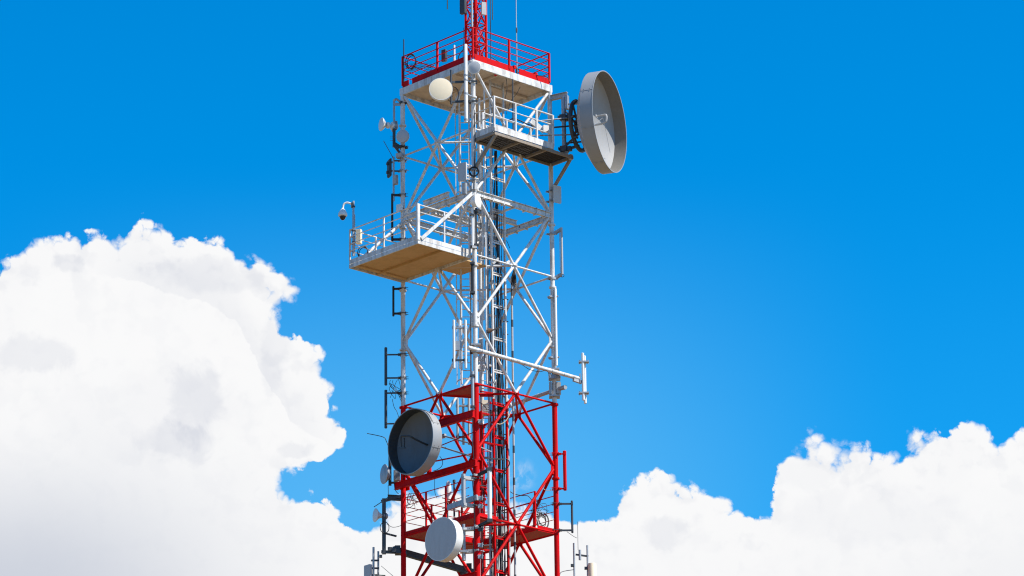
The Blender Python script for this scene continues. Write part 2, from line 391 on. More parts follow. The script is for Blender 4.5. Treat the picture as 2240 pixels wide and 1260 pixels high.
for k, zc in enumerate(LVL):
    red = k >= 2
    for a, b in FACES:
        o = shift(a, b); e = 0.03
        zt, zb = zc+H/2-0.09, zc-H/2+0.09
        for (t0, z0, t1, z1, sg) in ((e, zt, 1-e, zb, 0.03), (1-e, zt, e, zb, -0.03)):
            mb = MB(); P0, P1 = face_pt(a, b, t0, z0), face_pt(a, b, t1, z1); d = o*sg
            if k == 2:
                Pm = (P0+P1)/2; mb.tube(P0+d*0, Pm+d*0.6, 0.055, 12); mb.mi = 1; mb.tube(Pm+d*0.6, P1, 0.055, 12); obj('brace', mb, [WH, RD], T)
            else:
                r = 0.056
                mb.tube(P0, P1, r, 12)
                # end plates
                obj('brace', mb, RD if k > 2 else WH, T)
        mb = MB(); mb.tube(face_pt(a, b, 0.02, zc), face_pt(a, b, 0.98, zc), 0.037, 10)
        obj('strut', mb, RD if red else WH, T)
        mb = MB(); c = face_pt(a, b, 0.5, zc); tdir = (face_pt(a, b, 1, 0)-face_pt(a, b, 0, 0)).normalized()
        mb.box(c, tdir*0.16, EZ*0.13, o*0.012); mb.box(c+V3((0, 0, 0)), o*0.10-tdir*0.0, tdir*0.10, EZ*0.01)
        obj('gusset', mb, RD if red else WH, T)
    mids = [face_pt('N', 'R', .5, zc), face_pt('N', 'L', .5, zc), face_pt('L', 'F', .5, zc), face_pt('R', 'F', .5, zc)]
    for i, j in ((0, 1), (1, 2), (2, 3), (3, 0)):
        mb = MB(); mb.tube(mids[i], mids[j], 0.042, 10); obj('plan_brace', mb, RD if red else WH, T)
# leg node plates on the half levels
for zc in (H*1.5, H*0.5, -H*0.5, -H*1.5):
    for nme, (p, q) in LEGS.items():
        mb = MB(); c = S(p, q, zc); to = (S(.5, .5, zc)-c).normalized()
        for ax in (EP if p == 0 else -EP, EQ if q == 0 else -EQ):
            mb.box(c+ax*0.13, ax*0.10, EZ*0.26, EZ.cross(ax)*0.011)
        obj('gusset', mb, RD if zc < 0 else WH, T)
# the unseen shaft below the picture
mb = MB()
z = -14.9; i = 0
while z > -Z0+0.3:
    zn = max(z-H, -Z0); mb.mi = (i//2) % 2
    for nme, (p, q) in LEGS.items(): mb.tube(S(p, q, zn), S(p, q, z), 0.11, 14)
    for a, b in FACES:
        mb.tube(face_pt(a, b, .02, z), face_pt(a, b, .98, zn), 0.058, 8); mb.tube(face_pt(a, b, .98, z), face_pt(a, b, .02, zn), 0.058, 8)
        mb.tube(face_pt(a, b, .02, z), face_pt(a, b, .98, z), 0.04, 8)
    z = zn; i += 1
mb.mi = 1
for a, b in FACES:                       # the panel just below the picture's lower edge
    z1, z2 = -H*1.5, -14.9
    mb.tube(face_pt(a, b, .02, z1-0.09), face_pt(a, b, .98, -H*2.5), 0.056, 10); mb.tube(face_pt(a, b, .98, z1-0.09), face_pt(a, b, .02, -H*2.5), 0.056, 10)
obj('lower_shaft', mb, [WH, RD], T)

# ---- ring of I-beams at z = 7.4
for a, b in FACES:
    mb = MB(); o = shift(a, b)
    mb.ibeam(face_pt(a, b, 0.03, 7.4)+o*0.02, face_pt(a, b, 0.97, 7.4)+o*0.02, 0.14, 0.22)
    for t in (0.1, 0.22, 0.36, 0.5, 0.64, 0.78, 0.9):
        c = face_pt(a, b, t, 7.4)+o*0.02
        for s_ in (-0.05, 0.05): mb.tube(c+o*(0.085)+V3((0, 0, -0.17)), c+o*0.085+V3((0, 0, 0.15)), 0.009, 6)
        mb.bar(c+o*0.1+V3((0, 0, -0.14)), c-o*0.1+V3((0, 0, -0.14)), 0.05, 0.04)
    obj('ring_beam', mb, WH, T)
for (a0, a1) in (((-0.06, 0.60, 7.64), (0.16, 0.60, 7.64)),):
    pass
mb = MB(); mb.ibeam(S(-0.04, 0.66, 7.63), S(-0.04, 0.30, 7.63), 0.13, 0.2); obj('ring_beam', mb, WH, T)
mb = MB(); mb.ibeam(S(0.12, 0.52, 7.63), S(0.12, 0.2, 7.63), 0.13, 0.2); obj('ring_beam', mb, WH, T)
mb = MB(); mb.ibeam(S(0.2, 0.36, 7.38), S(0.88, 0.36, 7.38), 0.14, 0.2); obj('ring_beam', mb, WH, T)
mb = MB(); mb.ibeam(S(0.04, 0.64, 7.38), S(0.97, 0.64, 7.38), 0.14, 0.2); obj('ring_beam', mb, WH, T)
mb = MB(); mb.bar(S(0.5, 0.02, 7.28), S(0.5, 0.36, 7.28), 0.07, 0.06); obj('ring_beam', mb, WH, T)
mb = MB(); mb.bar(S(0.74, 0.36, 7.26), S(0.74, 0.98, 7.26), 0.07, 0.08); obj('ring_beam', mb, WH, T)
# white junction plate on the near leg
mb = MB(); mb.box(S(0, 0, 7.62)+nrm(12)*0.12, side(12)*0.11, EZ*0.12, nrm(12)*0.015); obj('gusset', mb, WH, T)

# ---- railings
def railing(par, corners, z0, z1, nr, m, posts, rp=0.026, rr=0.019, closed=False, pw=None):
    k = len(corners); segs = [(corners[i], corners[(i+1) % k]) for i in range(k if closed else k-1)]
    for (a, b), np_ in zip(segs, posts):
        for j in range(nr):
            z = z1-(z1-z0)*j/(nr); mb = MB()
            mb.tube(S(*a, z), S(*b, z), rr*1.35 if j == 0 else rr, 8); obj('rail', mb, m, par)
        for t in np_:
            mb = MB(); P = (a[0]+(b[0]-a[0])*t, a[1]+(b[1]-a[1])*t)
            mb.bar(S(*P, z0-0.1), S(*P, z1+0.01), rp*2, rp*2, up=EP); obj('rail_post', mb, m, par)

# ---- top platform
zt0, zt1 = 12.44, 12.72
mb = MB(); g0, g1 = -0.0, 1.0
mb.plate([S(0.0, 0.0, 12.60), S(1.0, 0.0, 12.60), S(1.0, 1.0, 12.60), S(0.0, 1.0, 12.60)], 0.05)
TP = obj('platform', mb, SO, T, label='topmost square platform with beige underside and red railing')
for (a, b) in (((-.02, -.01), (1.02, -.01)), ((1.01, .01), (1.01, .99)), ((1.02, 1.01), (-.02, 1.01)), ((-.01, .99), (-.01, .01))):
    mb = MB(); mb.bar(S(*a, (zt0+zt1)/2), S(*b, (zt0+zt1)/2), 0.07, zt1-zt0); obj('edge_beam', mb, WH, TP)
for q in (0.3, 0.62):
    mb = MB(); mb.bar(S(0.02, q, 12.545), S(0.98, q, 12.545), 0.07, 0.1); obj('joist', mb, SO, TP)
for p in (0.36, 0.66):
    for q0, q1 in ((0.02, 0.29), (0.63, 0.98)):
        mb = MB(); mb.bar(S(p, q0, 12.54), S(p, q1, 12.54), 0.06, 0.09); obj('joist', mb, SO, TP)
for (a, b) in (((0.02, 0.0), (0.52, 0.0)), ((0.60, 0.0), (1.0, 0.0)), ((1.0, 0.02), (1.0, 0.98)), ((0.0, 0.03), (0.0, 0.86)), ((0.0, 0.91), (0.0, 1.0)), ((0.02, 1.0), (0.98, 1.0))):
    mb = MB(); mb.bar(S(*a, 12.86), S(*b, 12.86), 0.02, 0.275); obj('toe_board', mb, RD, TP)
for p in (0.55, 0.83):
    mb = MB(); mb.bar(S(p, -0.0, 13.02), S(p, 0.16, 13.02), 0.12, 0.12); obj('toe_board', mb, RD, TP)
railing(TP, [(0.0, 0.0), (1.0, 0.0), (1.0, 1.0), (0.0, 1.0)], 12.95, 14.05, 4, RD, [(0.0, 0.47), (0.0, 0.5), (0.0, 0.5), (0.0, 0.5)], closed=True, rp=0.033)
for p, q in ((0.24, 0.72), (0.36, 0.06)):
    mb = MB(); mb.lathe(S(p, q, 12.585), -EZ, [(0.09, 0), (0.085, 0.05), (0.04, 0.08)], 16); obj('warning_lamp', mb, RL, TP)
mb = MB(); mb.box(S(0.35, 0.86, 12.5), EP*0.22, EQ*0.06, EZ*0.05); obj('hatch', mb, GP, TP)

# ---- lattice mast on the top platform
ms = 0.138
mc = S(0.505, 0.5, 0); MZ0, MZ1 = Z0+12.66, Z0+22.6
mleg = {'N': mc-(EP+EQ)*ms*2.0*1.0, 'R': mc+(EP-EQ)*ms*2.0, 'F': mc+(EP+EQ)*ms*2.0, 'L': mc-(EP-EQ)*ms*2.0}
mb = MB(); mb.box(V3((mc.x, mc.y, Z0+12.68)), EP*0.4, EQ*0.4, EZ*0.03)
MAST = obj('mast', mb, RD, T, label='slim red lattice mast rising from the topmost platform')
for k_, P in mleg.items():
    mb = MB(); r = 0.05 if k_ != 'N' else 0.062
    mb.tube(V3((P.x, P.y, MZ0)), V3((P.x, P.y, MZ1)), r, 14); obj('mast_leg', mb, RD, MAST)
P = mleg['N']
for d_, w in ((-0.12, .09), (0.03, .12), (0.14, .05)):
    mb = MB(); c = V3((P.x+d_, P.y-.12, 0)); mb.bar(c+EZ*(Z0+12.7), c+EZ*(Z0+14.25), w, .06, up=V3((1, 0, 0))); obj('mast_post', mb, RD, MAST)
zz = Z0+12.9; i = 0
while zz < MZ1-0.8:
    for a, b in FACES:
        A, B = mleg[a], mleg[b]; mb = MB()
        if i % 2: A, B = B, A
        mb.tube((A.x, A.y, zz), (B.x, B.y, zz+0.8), 0.024, 8); mb.tube((B.x, B.y, zz), (A.x, A.y, zz+0.8), 0.02, 8)
        mb.tube((A.x, A.y, zz), (B.x, B.y, zz), 0.026, 8)
        obj('mast_brace', mb, RD, MAST)
    zz += 0.8; i += 1

# ---- balcony on the near-right face (q < 0), grating floor
zb = 9.42; qo = -0.285
mb = MB()
for (p0, p1) in ((0.03, 0.33), (0.35, 0.66), (0.68, 0.99)):       # expanded-metal floor bays: closely set bearing bars
    n = 16
    for i in range(n):
        q = qo+0.012+(0.27)*(i+0.5)/n; mb.bar(S(p0, q, zb+0.1), S(p1, q, zb+0.1), 0.045, 0.03)
    for i in range(9):
        p = p0+(p1-p0)*(i+0.5)/9; mb.bar(S(p, qo+0.01, zb+0.085), S(p, -0.01, zb+0.085), 0.02, 0.03)
BA = obj('balcony', mb, GT, T, label='white railed balcony with dark grating floor under the topmost platform')
mb = MB()
for q in (qo, 0.0): mb.bar(S(0.0, q, zb+0.05), S(1.02, q, zb+0.05), 0.05, 0.12)
for p in (0.0, 0.34, 0.67, 1.0): mb.bar(S(p, qo+.007, zb+0.04), S(p, -.007, zb+0.04), 0.08, 0.1)
obj('floor_frame', mb, BGS, BA)
for (a, b) in (((0.0, qo-.008), (0.76, qo-.008)), ((0.0, -0.02), (0.0, qo-.01))):
    mb = MB(); mb.bar(S(*a, zb+0.24), S(*b, zb+0.24), 0.015, 0.24); mb.bar(S(*a, zb+0.13), S(*b, zb+0.13), 0.03, 0.02); obj('toe_board', mb, WH, BA)
railing(BA, [(0.0, 0.0), (0.0, qo), (0.76, qo)], zb+0.35, zb+1.5, 3, WH, [(0.02, 1.0), (0.36, 0.72, 1.0)], rp=0.033, rr=0.024)
railing(BA, [(0.10, -0.02), (0.72, -0.02)], zb+0.30, zb+1.25, 3, WH, [(0.0, 0.5, 1.0)], rp=0.03, rr=0.022)
for (a, b) in (((S(0.02, qo, zb)), S(0.0, -0.02, 8.38)), (S(1.01, qo+0.03, zb), S(1.0, -0.02, 8.45))):
    mb = MB(); mb.bar(a, b, 0.10, 0.10); obj('knee_brace', mb, BGS, BA)
mb = MB(); mb.box(S(1.0, qo+0.01, zb+0.07), EP*0.07, EQ*0.05, EZ*0.1); obj('floor_frame', mb, GP, BA)

# ---- big balcony on the near-left face (p < 0)
zl = 4.86; po = -0.66; qa, qb = 0.045, 1.0
mb = MB(); mb.plate([S(po+.01, qa+.01, zl+0.1), S(-0.0, qa+.01, zl+0.1), S(-0.0, qb-.01, zl+0.1), S(po+.01, qb-.01, zl+0.1)], 0.04)
BL = obj('balcony', mb, SB, T, label='large white railed balcony with brown underside')
for (a, b) in (((po, qa-.006), (po, qb+.006)), ((0.0, qa-.006), (0.0, qb+.006))):
    mb = MB(); mb.bar(S(*a, zl+0.07), S(*b, zl+0.07), 0.05, 0.14); obj('edge_beam', mb, WH, BL)
for (a, b) in (((po+.008, qa), (-.008, qa)), ((po+.008, qb), (-.008, qb))):
    mb = MB(); mb.bar(S(*a, zl+0.07), S(*b, zl+0.07), 0.05, 0.14); obj('edge_beam', mb, WH, BL)
mb = MB(); mb.bar(S(po/2, qa+.01, zl+0.055), S(po/2, qb-.01, zl+0.055), 0.06, 0.085); obj('joist', mb, SB, BL)
mb = MB(); mb.bar(S(po+.02, qb-.06, zl+0.07), S(-.02, qb-.06, zl+0.07), 0.18, 0.055); obj('joist', mb, SB, BL)
for (a, b) in (((po-.006, qa), (po-.006, qb)), ((po, qa-.006), (-.012, qa-.006)), ((po, qb+.006), (-.012, qb+.006))):
    mb = MB(); mb.bar(S(*a, zl+0.235), S(*b, zl+0.235), 0.015, 0.17); obj('toe_board', mb, WH, BL)
railing(BL, [(-.01, qa), (po, qa), (po, qb), (-.02, qb)], zl+0.40, zl+1.52, 4, WH, [(0.02, 0.5), (0.4975,), (0.0, 0.5, 1.0)], rp=0.026, rr=0.018)
mb = MB(); mb.box(S(po, qa, zl+0.84)+V3((0, 0, 0)), EP*0.06, EQ*0.05, EZ*0.70); obj('rail_post', mb, WH, BL)
mb = MB(); mb.bar(S(po+.03, qa-.012, zl+0.2), S(-.03, -0.012, 7.35), 0.12, 0.05, up=EQ); obj('tie_brace', mb, WH, BL)
mb = MB(); mb.tube(S(po+.06, qb, zl+0.2), S(-.01, qb, 7.25), 0.062, 12); obj('tie_brace', mb, WH, BL)
mb = MB(); mb.plate([S(0.02, 0.16, zl+0.08), S(0.3, 0.16, zl+0.08), S(0.3, 0.52, zl+0.08), S(0.02, 0.52, zl+0.08)], 0.05); obj('deck_plate', mb, SB, BL)

# ---- red triangular rest plate at the paint change
mb = MB(); mb.plate([S(0.03, 0.03, -0.02), S(0.02, 0.47, -0.02), S(0.30, 0.32, -0.02)], 0.03)
RP = obj('rest_platform', mb, RS, T)
mb = MB(); mb.bar(S(0.02, 0.47, 0.0), S(0.3, 0.32, 0.0), 0.05, 0.12); obj('edge_beam', mb, RD, RP)
# ---- red walkway ring at z = -H
zw = -H-0.02
mb = MB()
w_ = 0.25
mb.plate([S(0.02, 0.05, zw), S(w_, 0.05, zw), S(w_, 0.98, zw), S(0.02, 0.98, zw)], 0.04)
mb.plate([S(w_+.01, 0.75, zw), S(0.98, 0.75, zw), S(0.98, 0.98, zw), S(w_+.01, 0.98, zw)], 0.04)
mb.plate([S(0.76, 0.03, zw), S(0.98, 0.03, zw), S(0.98, 0.74, zw), S(0.76, 0.74, zw)], 0.04)
WK = obj('walkway', mb, RS, T, label='red walkway decks round the lower part with thin railing')
for (a, b) in (((0.0, 0.02), (0.0, 0.98)), ((0.02, 1.0), (0.98, 1.0)), ((1.0, 0.02), (1.0, 0.98)), ((0.76, 0.0), (0.98, 0.0)), ((0.75, 0.02), (0.75, 0.74)), ((w_+.005, 0.74), (0.74, 0.74)), ((w_+.005, 0.06), (w_+.005, 0.73)), ((0.02, 0.01), (0.27, 0.01))):
    mb = MB(); mb.bar(S(*a, zw+0.06), S(*b, zw+0.06), 0.03, 0.2); obj('toe_board', mb, RD, WK)
railing(WK, [(0.0, 0.10), (0.0, 1.0), (1.0, 1.0), (1.0, 0.0)], zw+0.25, zw+1.45, 4, RD, [(0.35, 0.65), (0.35, 0.7), (0.35, 0.7)], rp=0.028, rr=0.014)
railing(WK, [(0.75, 0.02), (0.75, 0.75), (w_+.01, 0.75)], zw+0.25, zw+1.45, 3, RD, [(0.0, 0.5), (0.0, 0.5)], rp=0.028, rr=0.014)
# ---- red dish-support beams across the near-left face
for (z, q0, q1, h) in ((-1.2, -0.02, 0.56, 0.27), (-3.08, -0.05, 1.06, 0.25)):
    mb = MB(); mb.bar(S(-0.045, q0, z), S(-0.045, q1, z), 0.10, h-0.04); mb.bar(S(-0.045, q0, z+h/2-.01), S(-0.045, q1, z+h/2-.01), 0.16, 0.02); mb.bar(S(-0.045, q0, z-h/2+.01), S(-0.045, q1, z-h/2+.01), 0.16, 0.02)
    obj('support_beam', mb, RD, T)
    for q in (0, 1) if q1 > 1 else (0,):
        mb = MB(); mb.box(S(0, q, z)-EP*0.0, EP*0.14, EQ*0.03, EZ*0.16); mb.box(S(0.035, q, z), EP*0.02, EQ*0.18, EZ*0.15); obj('clamp', mb, RD, T)
mb = MB(); mb.ibeam(S(-0.02, -0.02, -7.2), S(-0.02, 1.02, -7.2), 0.16, 0.24); obj('support_beam', mb, RD, T)

# ---- cable ladder
CLQ = 0.2; CP0, CP1 = 0.405, 0.572
for p in (CP0, CP1):
    mb = MB(); mb.bar(S(p, CLQ, -0.1), S(p, CLQ, 13.2), 0.075, 0.06, up=EP); mb.mi = 1; mb.bar(S(p, CLQ, -14), S(p, CLQ, -0.1), 0.075, 0.06, up=EP)
    if p == CP0: CL = obj('cable_ladder', mb, [WH, RD], T)
    else: obj('ladder_rail', mb, [WH, RD], CL)
z = -9.2
while z < 12.6:
    mb = MB(); mb.bar(S(CP0, CLQ, z), S(CP1, CLQ, z), 0.04, 0.045); mb.bar(S(CP0, CLQ, z+0.09), S(CP1, CLQ, z+0.09), 0.03, 0.02)
    for t in (0.2, 0.4, 0.6, 0.8): mb.box(S(CP0+(CP1-CP0)*t, CLQ+.015, z+0.05), EP*0.03, EQ*0.03, EZ*0.04)
    obj('ladder_rung', mb, RD if z < -0.1 else WH, CL); z += 1.27
# ---- climbing ladders with safety hoops
def climbing(p, q, z0, z1, m, hoops, wx=0.2):
    c = S(p, q, 0); sx = side(0); fw = nrm(0); mb = MB()
    for s_ in (-1, 1):
        a = V3((c.x, c.y, 0))+sx*(wx*s_); mb.bar(a+EZ*(Z0+z0), a+EZ*(Z0+z1), 0.06, 0.03, up=sx)
    o = obj('climbing_ladder', mb, m, T); z = z0+0.2
    while z < z1:
        mb = MB(); a = V3((c.x, c.y, Z0+z)); mb.tube(a-sx*wx, a+sx*wx, 0.017, 6); z += 0.3; obj('rung', mb, m, o)
    if hoops:
        z = z0+0.6
        while z < z1:
            mb = MB(); pts = []
            for i in range(13):
                w = math.pi*(i/12); pts.append(V3((c.x, c.y, Z0+z))-sx*(0.36*math.cos(w))-fw*(-0.62*math.sin(w)))
            for a, b in zip(pts, pts[1:]): mb.bar(a, b, 0.012, 0.055)
            obj('safety_hoop', mb, m, o); z += 1.06
        mb = MB()
        for i in (1, 4, 8, 11):
            w = math.pi*i/12; a = V3((c.x, c.y, 0))-sx*(0.345*math.cos(w))+fw*(0.605*math.sin(w))
            mb.bar(a+EZ*(Z0+z0+.5), a+EZ*(Z0+z1), 0.012, 0.035, up=sx)
        obj('cage_strip', mb, m, o)
climbing(0.36, 0.52, 0.15, 12.3, WH, True)
climbing(0.50, 0.40, -14, 0.0, RD, False, 0.17)
climbing(0.50, 0.40, 0.05, 1.7, WH, False, 0.17)
# inner white uprights behind the near leg
for px, y0, y1, yy, r in ((1008, 250, 840, -1.2, 0.035), (1062, 180, 840, -1.5, 0.032), (1049, 215, 420, -2.2, 0.04), (1056, 330, 700, -1.0, 0.045)):
    a, b = vert(px, y0, y1, yy); mb = MB(); mb.tube(a, b, r, 10); obj('inner_upright', mb, WH, T)

# ------------------------------------------------------------------ things bolted to the tower
def wire(mb, pts, r=0.011, k=7): mb.path(spline(pts, k), r, 6)
def coil(name, label, c, ax, rad, turns, m, jit=0.12, r=0.014, group=None, up=1.15):
    ax = ax.normalized(); a = ax.cross(EZ).normalized(); mb = MB(); pts = []
    rnd = random.Random(int(abs(c.x*1000)))
    for i in range(turns*14+1):
        w = 2*math.pi*i/14; rr = rad*(1+jit*math.sin(w*0.37+rnd.random()*0.25))
        pts.append(c+a*(rr*math.cos(w))+EZ*(rr*up*math.sin(w))+ax*(0.05*math.sin(w*0.23+1)))
    mb.path(spline(pts, 2), r, 6)
    return tag(obj(name, mb, m), label, 'cable coil', group)

def clamp_on(par, c, r, m, phi=0, name='clamp'):
    """two plates and bolts gripping a tube at c"""
    mb = MB(); n, s = nrm(phi), side(phi)
    for k in (-1, 1):
        mb.box(c+n*(k*(r+0.018)), s*(r+0.07), n*0.014, EZ*0.035)
        mb.tube(c+s*(k*(r+0.045))-n*(r+0.11), c+s*(k*(r+0.045))+n*(r+0.11), 0.011, 6)
    return obj(name, mb, m, par)

# ---- parabolic dishes and drums
def lath(par, name, mats, o, ax, prof, n=56, closed=False, sharp=30, label=None):
    mb = MB(); mb.lathe(o, ax, prof, n, closed); return obj(name, mb, mats, par, sharp=sharp, label=label)
def open_dish(name, label, C, phi, rad, shroud, depth, mr_, ms_, mlin=None):
    ax = nrm(phi); t = thing(name, label, 'dish antenna', C-ax*(shroud+depth)-EZ*0)
    th = 0.012
    prof = [(rad, -shroud), (rad, 0), (rad-0.02, 0.004), (rad-0.02, -shroud)]
    lath(t, 'shroud', ms_, C, ax, [(rad+.004, -shroud-.02), (rad+.004, -0.015), (rad+0.012, -0.01), (rad+0.012, 0.012), (rad-0.018, 0.012), (rad-0.018, -shroud-.02)], 72, True)
    mb = MB()
    pr = [(max(0.012, rad*x)*0.985, -shroud-depth*(1-x*x)) for x in (0, .1, .2, .3, .4, .5, .6, .7, .8, .9, 1.0)]
    bk = [(r, z_-0.035) for r, z_ in pr[::-1]]
    mb.lathe(C, ax, pr+bk, 72, True)
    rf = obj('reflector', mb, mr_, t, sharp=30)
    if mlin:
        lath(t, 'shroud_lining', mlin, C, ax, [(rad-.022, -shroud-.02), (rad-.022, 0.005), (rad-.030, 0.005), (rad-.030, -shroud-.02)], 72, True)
    # joint straps and bolts of the shroud panels
    a = ax.cross(EZ).normalized()
    for w in (20, 110, 155, 200, 290, 335):
        d = a*math.cos(R(w))+EZ*math.sin(R(w)); tg = -a*math.sin(R(w))+EZ*math.cos(R(w))
        mb = MB(); mb.box(C+d*(rad+0.008)-ax*(shroud*0.5), tg*0.012, d*0.006, ax*(shroud*0.49))
        for s_ in (-1, 1):
            for v in (0.25, 0.75): mb.box(C+d*(rad+0.01)-ax*(shroud*v)+tg*(0.05*s_), tg*0.012, d*0.01, ax*0.012)
        obj('shroud_joint', mb, ms_, t)
    return t, ax
def drum(name, label, C, phi, rad, length, mface, mbody, back=0.12, dome=0.03, group=None, radio=True, tilt=0.0, cat='drum antenna'):
    ax = (nrm(phi)+EZ*tilt).normalized(); t = thing(name, label, cat, C-ax*(length+back), group)
    pr = [(0.003, dome), (rad*.35, dome*.88), (rad*.65, dome*.58), (rad*.9, dome*.2), (rad*0.985, 0), (rad*.985, -0.012), (0.003, -0.012)]
    lath(t, 'radome', mface, C, ax, pr[::-1], 56)
    lath(t, 'shroud', mbody, C, ax, [(rad, -length), (rad, -0.02), (rad+0.012, -0.018), (rad+0.012, 0.0), (rad*0.975, 0.0), (rad*.975, -length)], 56, True)
    lath(t, 'back_shell', mbody, C, ax, [(rad*0.18, -length-back), (rad*.5, -length-back*.72), (rad*.8, -length-back*.35), (rad*.99, -length-.002)], 56)
    if radio:
        c = C-ax*(length+back+0.07); sd = EZ.cross(ax).normalized()
        mb = MB(); mb.rbox(c, sd*(min(.13, rad*.5)), EZ*(min(.13, rad*.5)), ax*0.075); obj('radio_unit', mb, mbody, t)
    return t, ax
def pole(par, px, y0, y1, yy, r, m, name='pole', n=12):
    a, b = vert(px, y0, y1, yy); mb = MB(); mb.tube(b, a, r, n); o = obj(name, mb, m, par); return a, b
def arm(par, a, b, w, m, name='arm', h=None):
    mb = MB(); mb.bar(a, b, w, h or w); return obj(name, mb, m, par)
def legpt(n_, py):
    p, q = LEGS[n_]; P = S(p, q, 0); return V3((P.x, P.y, zat({'N': 1040, 'R': 1209, 'L': 882}[n_], py, P.y)))
YL, YR, YN = LL.y, LR.y, LN.y

# big open dish beside the top balcony
ph = 68.5; axb = nrm(ph)
C1 = Y(1333, 266, -1.04)
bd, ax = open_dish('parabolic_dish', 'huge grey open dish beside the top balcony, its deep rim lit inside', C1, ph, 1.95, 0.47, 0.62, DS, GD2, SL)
Vx = C1-ax*1.14
sd_ = side(ph)
mb = MB(); f0 = Vx+ax*0.03; f1 = C1-ax*0.25
mb.path(spline([f0+EZ*0.02, f0+ax*0.35-EZ*.04, f0+ax*0.7-EZ*.05, f1-EZ*.02, f1+ax*0.12+EZ*.05, f1+ax*0.12+EZ*.28, f1-ax*.06+EZ*.30]), 0.04, 8)
mb.tube(f1-ax*0.28+EZ*.30, f1-ax*0.0+EZ*.30, 0.03, 10); mb.box(f1-ax*.28+EZ*.3, ax*.02, sd_*.09, EZ*.05)
obj('feed', mb, GP, bd)
mb = MB()
for s_ in (-1, 1): mb.tube(f1+EZ*0.2, C1-ax*0.45+sd_*(1.3*s_)-EZ*.75, 0.007, 5)
obj('guy_wire', mb, GV, bd)
ring_c = Vx-ax*0.09
mb = MB(); pts = [ring_c+sd_*(0.95*math.cos(R(w)))+EZ*(0.95*math.sin(R(w))) for w in range(0, 361, 10)]
mb.path(pts, 0.085, 10); obj('mount_ring', mb, DG, bd)
mb = MB()
for w in (45, 135, 225, 315, 0, 180):
    d = sd_*math.cos(R(w))+EZ*math.sin(R(w)); mb.bar(ring_c+d*0.95, ring_c+d*1.08+ax*0.2, 0.1, 0.08)
    mb.bar(ring_c+d*0.2-ax*.02, ring_c+d*0.95, 0.06, 0.08)
mb.lathe(ring_c-ax*.12, ax, [(0.26, 0), (0.26, 0.16)], 20)
obj('back_frame', mb, DG, bd)
yp = -0.36
pa, pb = vert(1233.5, 213, 331, yp); mb = MB(); mb.tube(pb, pa, 0.085, 16); obj('mount_pole', mb, GV, bd)
PX = (pa+pb)/2
for py, nm in ((258, 1), (327, 2)):
    c = V3((PX.x, PX.y, zat(1233.5, py, yp)))
    mb = MB(); mb.box(c, axb*.13, sd_*.15, EZ*.11); mb.box(c-axb*.16, axb*.02, sd_*.2, EZ*.05); mb.box(c+axb*.19, axb*.1, sd_*.1, EZ*.08); obj('clamp', mb, DG, bd)
    tgt = ring_c+EZ*((0.42 if nm == 1 else -0.80)); arm(bd, c+axb*.1, tgt, 0.09, DG)
    if nm == 1: arm(bd, c+axb*.1+EZ*.55, ring_c+EZ*.9, 0.05, GV); arm(bd, c+EZ*.3+axb*.05, ring_c-sd_*.5, 0.05, DG)
    else: arm(bd, c+EZ*.1, ring_c-EZ*.3, 0.07, DG); arm(bd, c+EZ*.25, ring_c+sd_*.4-EZ*.5, 0.05, DG)
mb = MB(); lp = S(1, 0, 0)
for py in (215, 345):
    a = V3((lp.x, lp.y, zat(1207, py, lp.y))); b = V3((PX.x, PX.y, a.z+0.02)); d = (b-a).normalized()
    mb.ibeam(a+d*.05, b+d*.16, 0.15, 0.2)
obj('outrigger', mb, GP, bd)
mb = MB(); mb.box(V3((PX.x, PX.y, zat(1238, 225, yp)))+axb*.14, axb*.05, sd_*.1, EZ*.28); obj('bracket', mb, GV, bd)
for (x0, y0, x1, y1, r, m) in ((1152, 268, 1240, 258, 0.028, GV), (1208, 279, 1266, 274, 0.034, DG), (1160, 297, 1270, 294, 0.028, GV)):
    mb = MB(); mb.tube(Y(x0, y0, -0.9), Y(x1, y1, -0.55), r, 8); obj('stabiliser_strut', mb, m, bd)

# lower open dish, in the shade
C2 = Y(898, 965.5, -2.35); ph2 = -46.4
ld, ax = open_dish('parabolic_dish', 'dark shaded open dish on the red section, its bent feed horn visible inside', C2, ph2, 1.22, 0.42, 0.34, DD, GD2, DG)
s2_ = side(ph2); v = C2-ax*0.8
mb = MB(); mb.path(spline([v+s2_*0.1, v+ax*0.12+s2_*.08, v+ax*.5-s2_*.02+EZ*.12, v+ax*0.75-s2_*.1+EZ*.22, v+ax*.84-s2_*.42+EZ*.28, v+ax*.84-s2_*.5+EZ*.2, v+ax*.8-s2_*.5-EZ*.1]), 0.038, 8)
mb.bar(v+ax*.8-s2_*.62-EZ*.1, v+ax*.8-s2_*.30-EZ*.18, 0.05, 0.05); mb.lathe(v+s2_*.1+ax*0.02, ax, [(0.17, 0), (0.17, 0.02)], 24); mb.bar(v+ax*.8-s2_*.34+EZ*.2, v+ax*.8-s2_*.34-EZ*.14, .04, .03)
obj('feed', mb, DG, ld)
vb = C2-ax*0.86
mb = MB(); pc = S(-0.05, 0.585, 0); a, b = V3((pc.x, pc.y, Z0-3.0)), V3((pc.x, pc.y, Z0-1.0)); mb.tube(a, b, 0.09, 16); obj('mount_pole', mb, RD, ld)
mb = MB()
for z in (-1.45, -2.55):
    c = V3((pc.x, pc.y, Z0+z)); mb.bar(c, C2-ax*.80+EZ*(0.5 if z > -2 else -0.5), 0.12, 0.12); mb.box(c, ax*.13, s2_*.14, EZ*.07)
obj('clamp', mb, DG, ld)
for (x0, y0, x1, y1) in ((966, 952, 1036, 972), (964, 977, 1030, 998)):
    mb = MB(); mb.tube(Y(x0, y0, -1.5), Y(x1, y1, -2.6), 0.03, 8); obj('stabiliser_strut', mb, GV, ld)
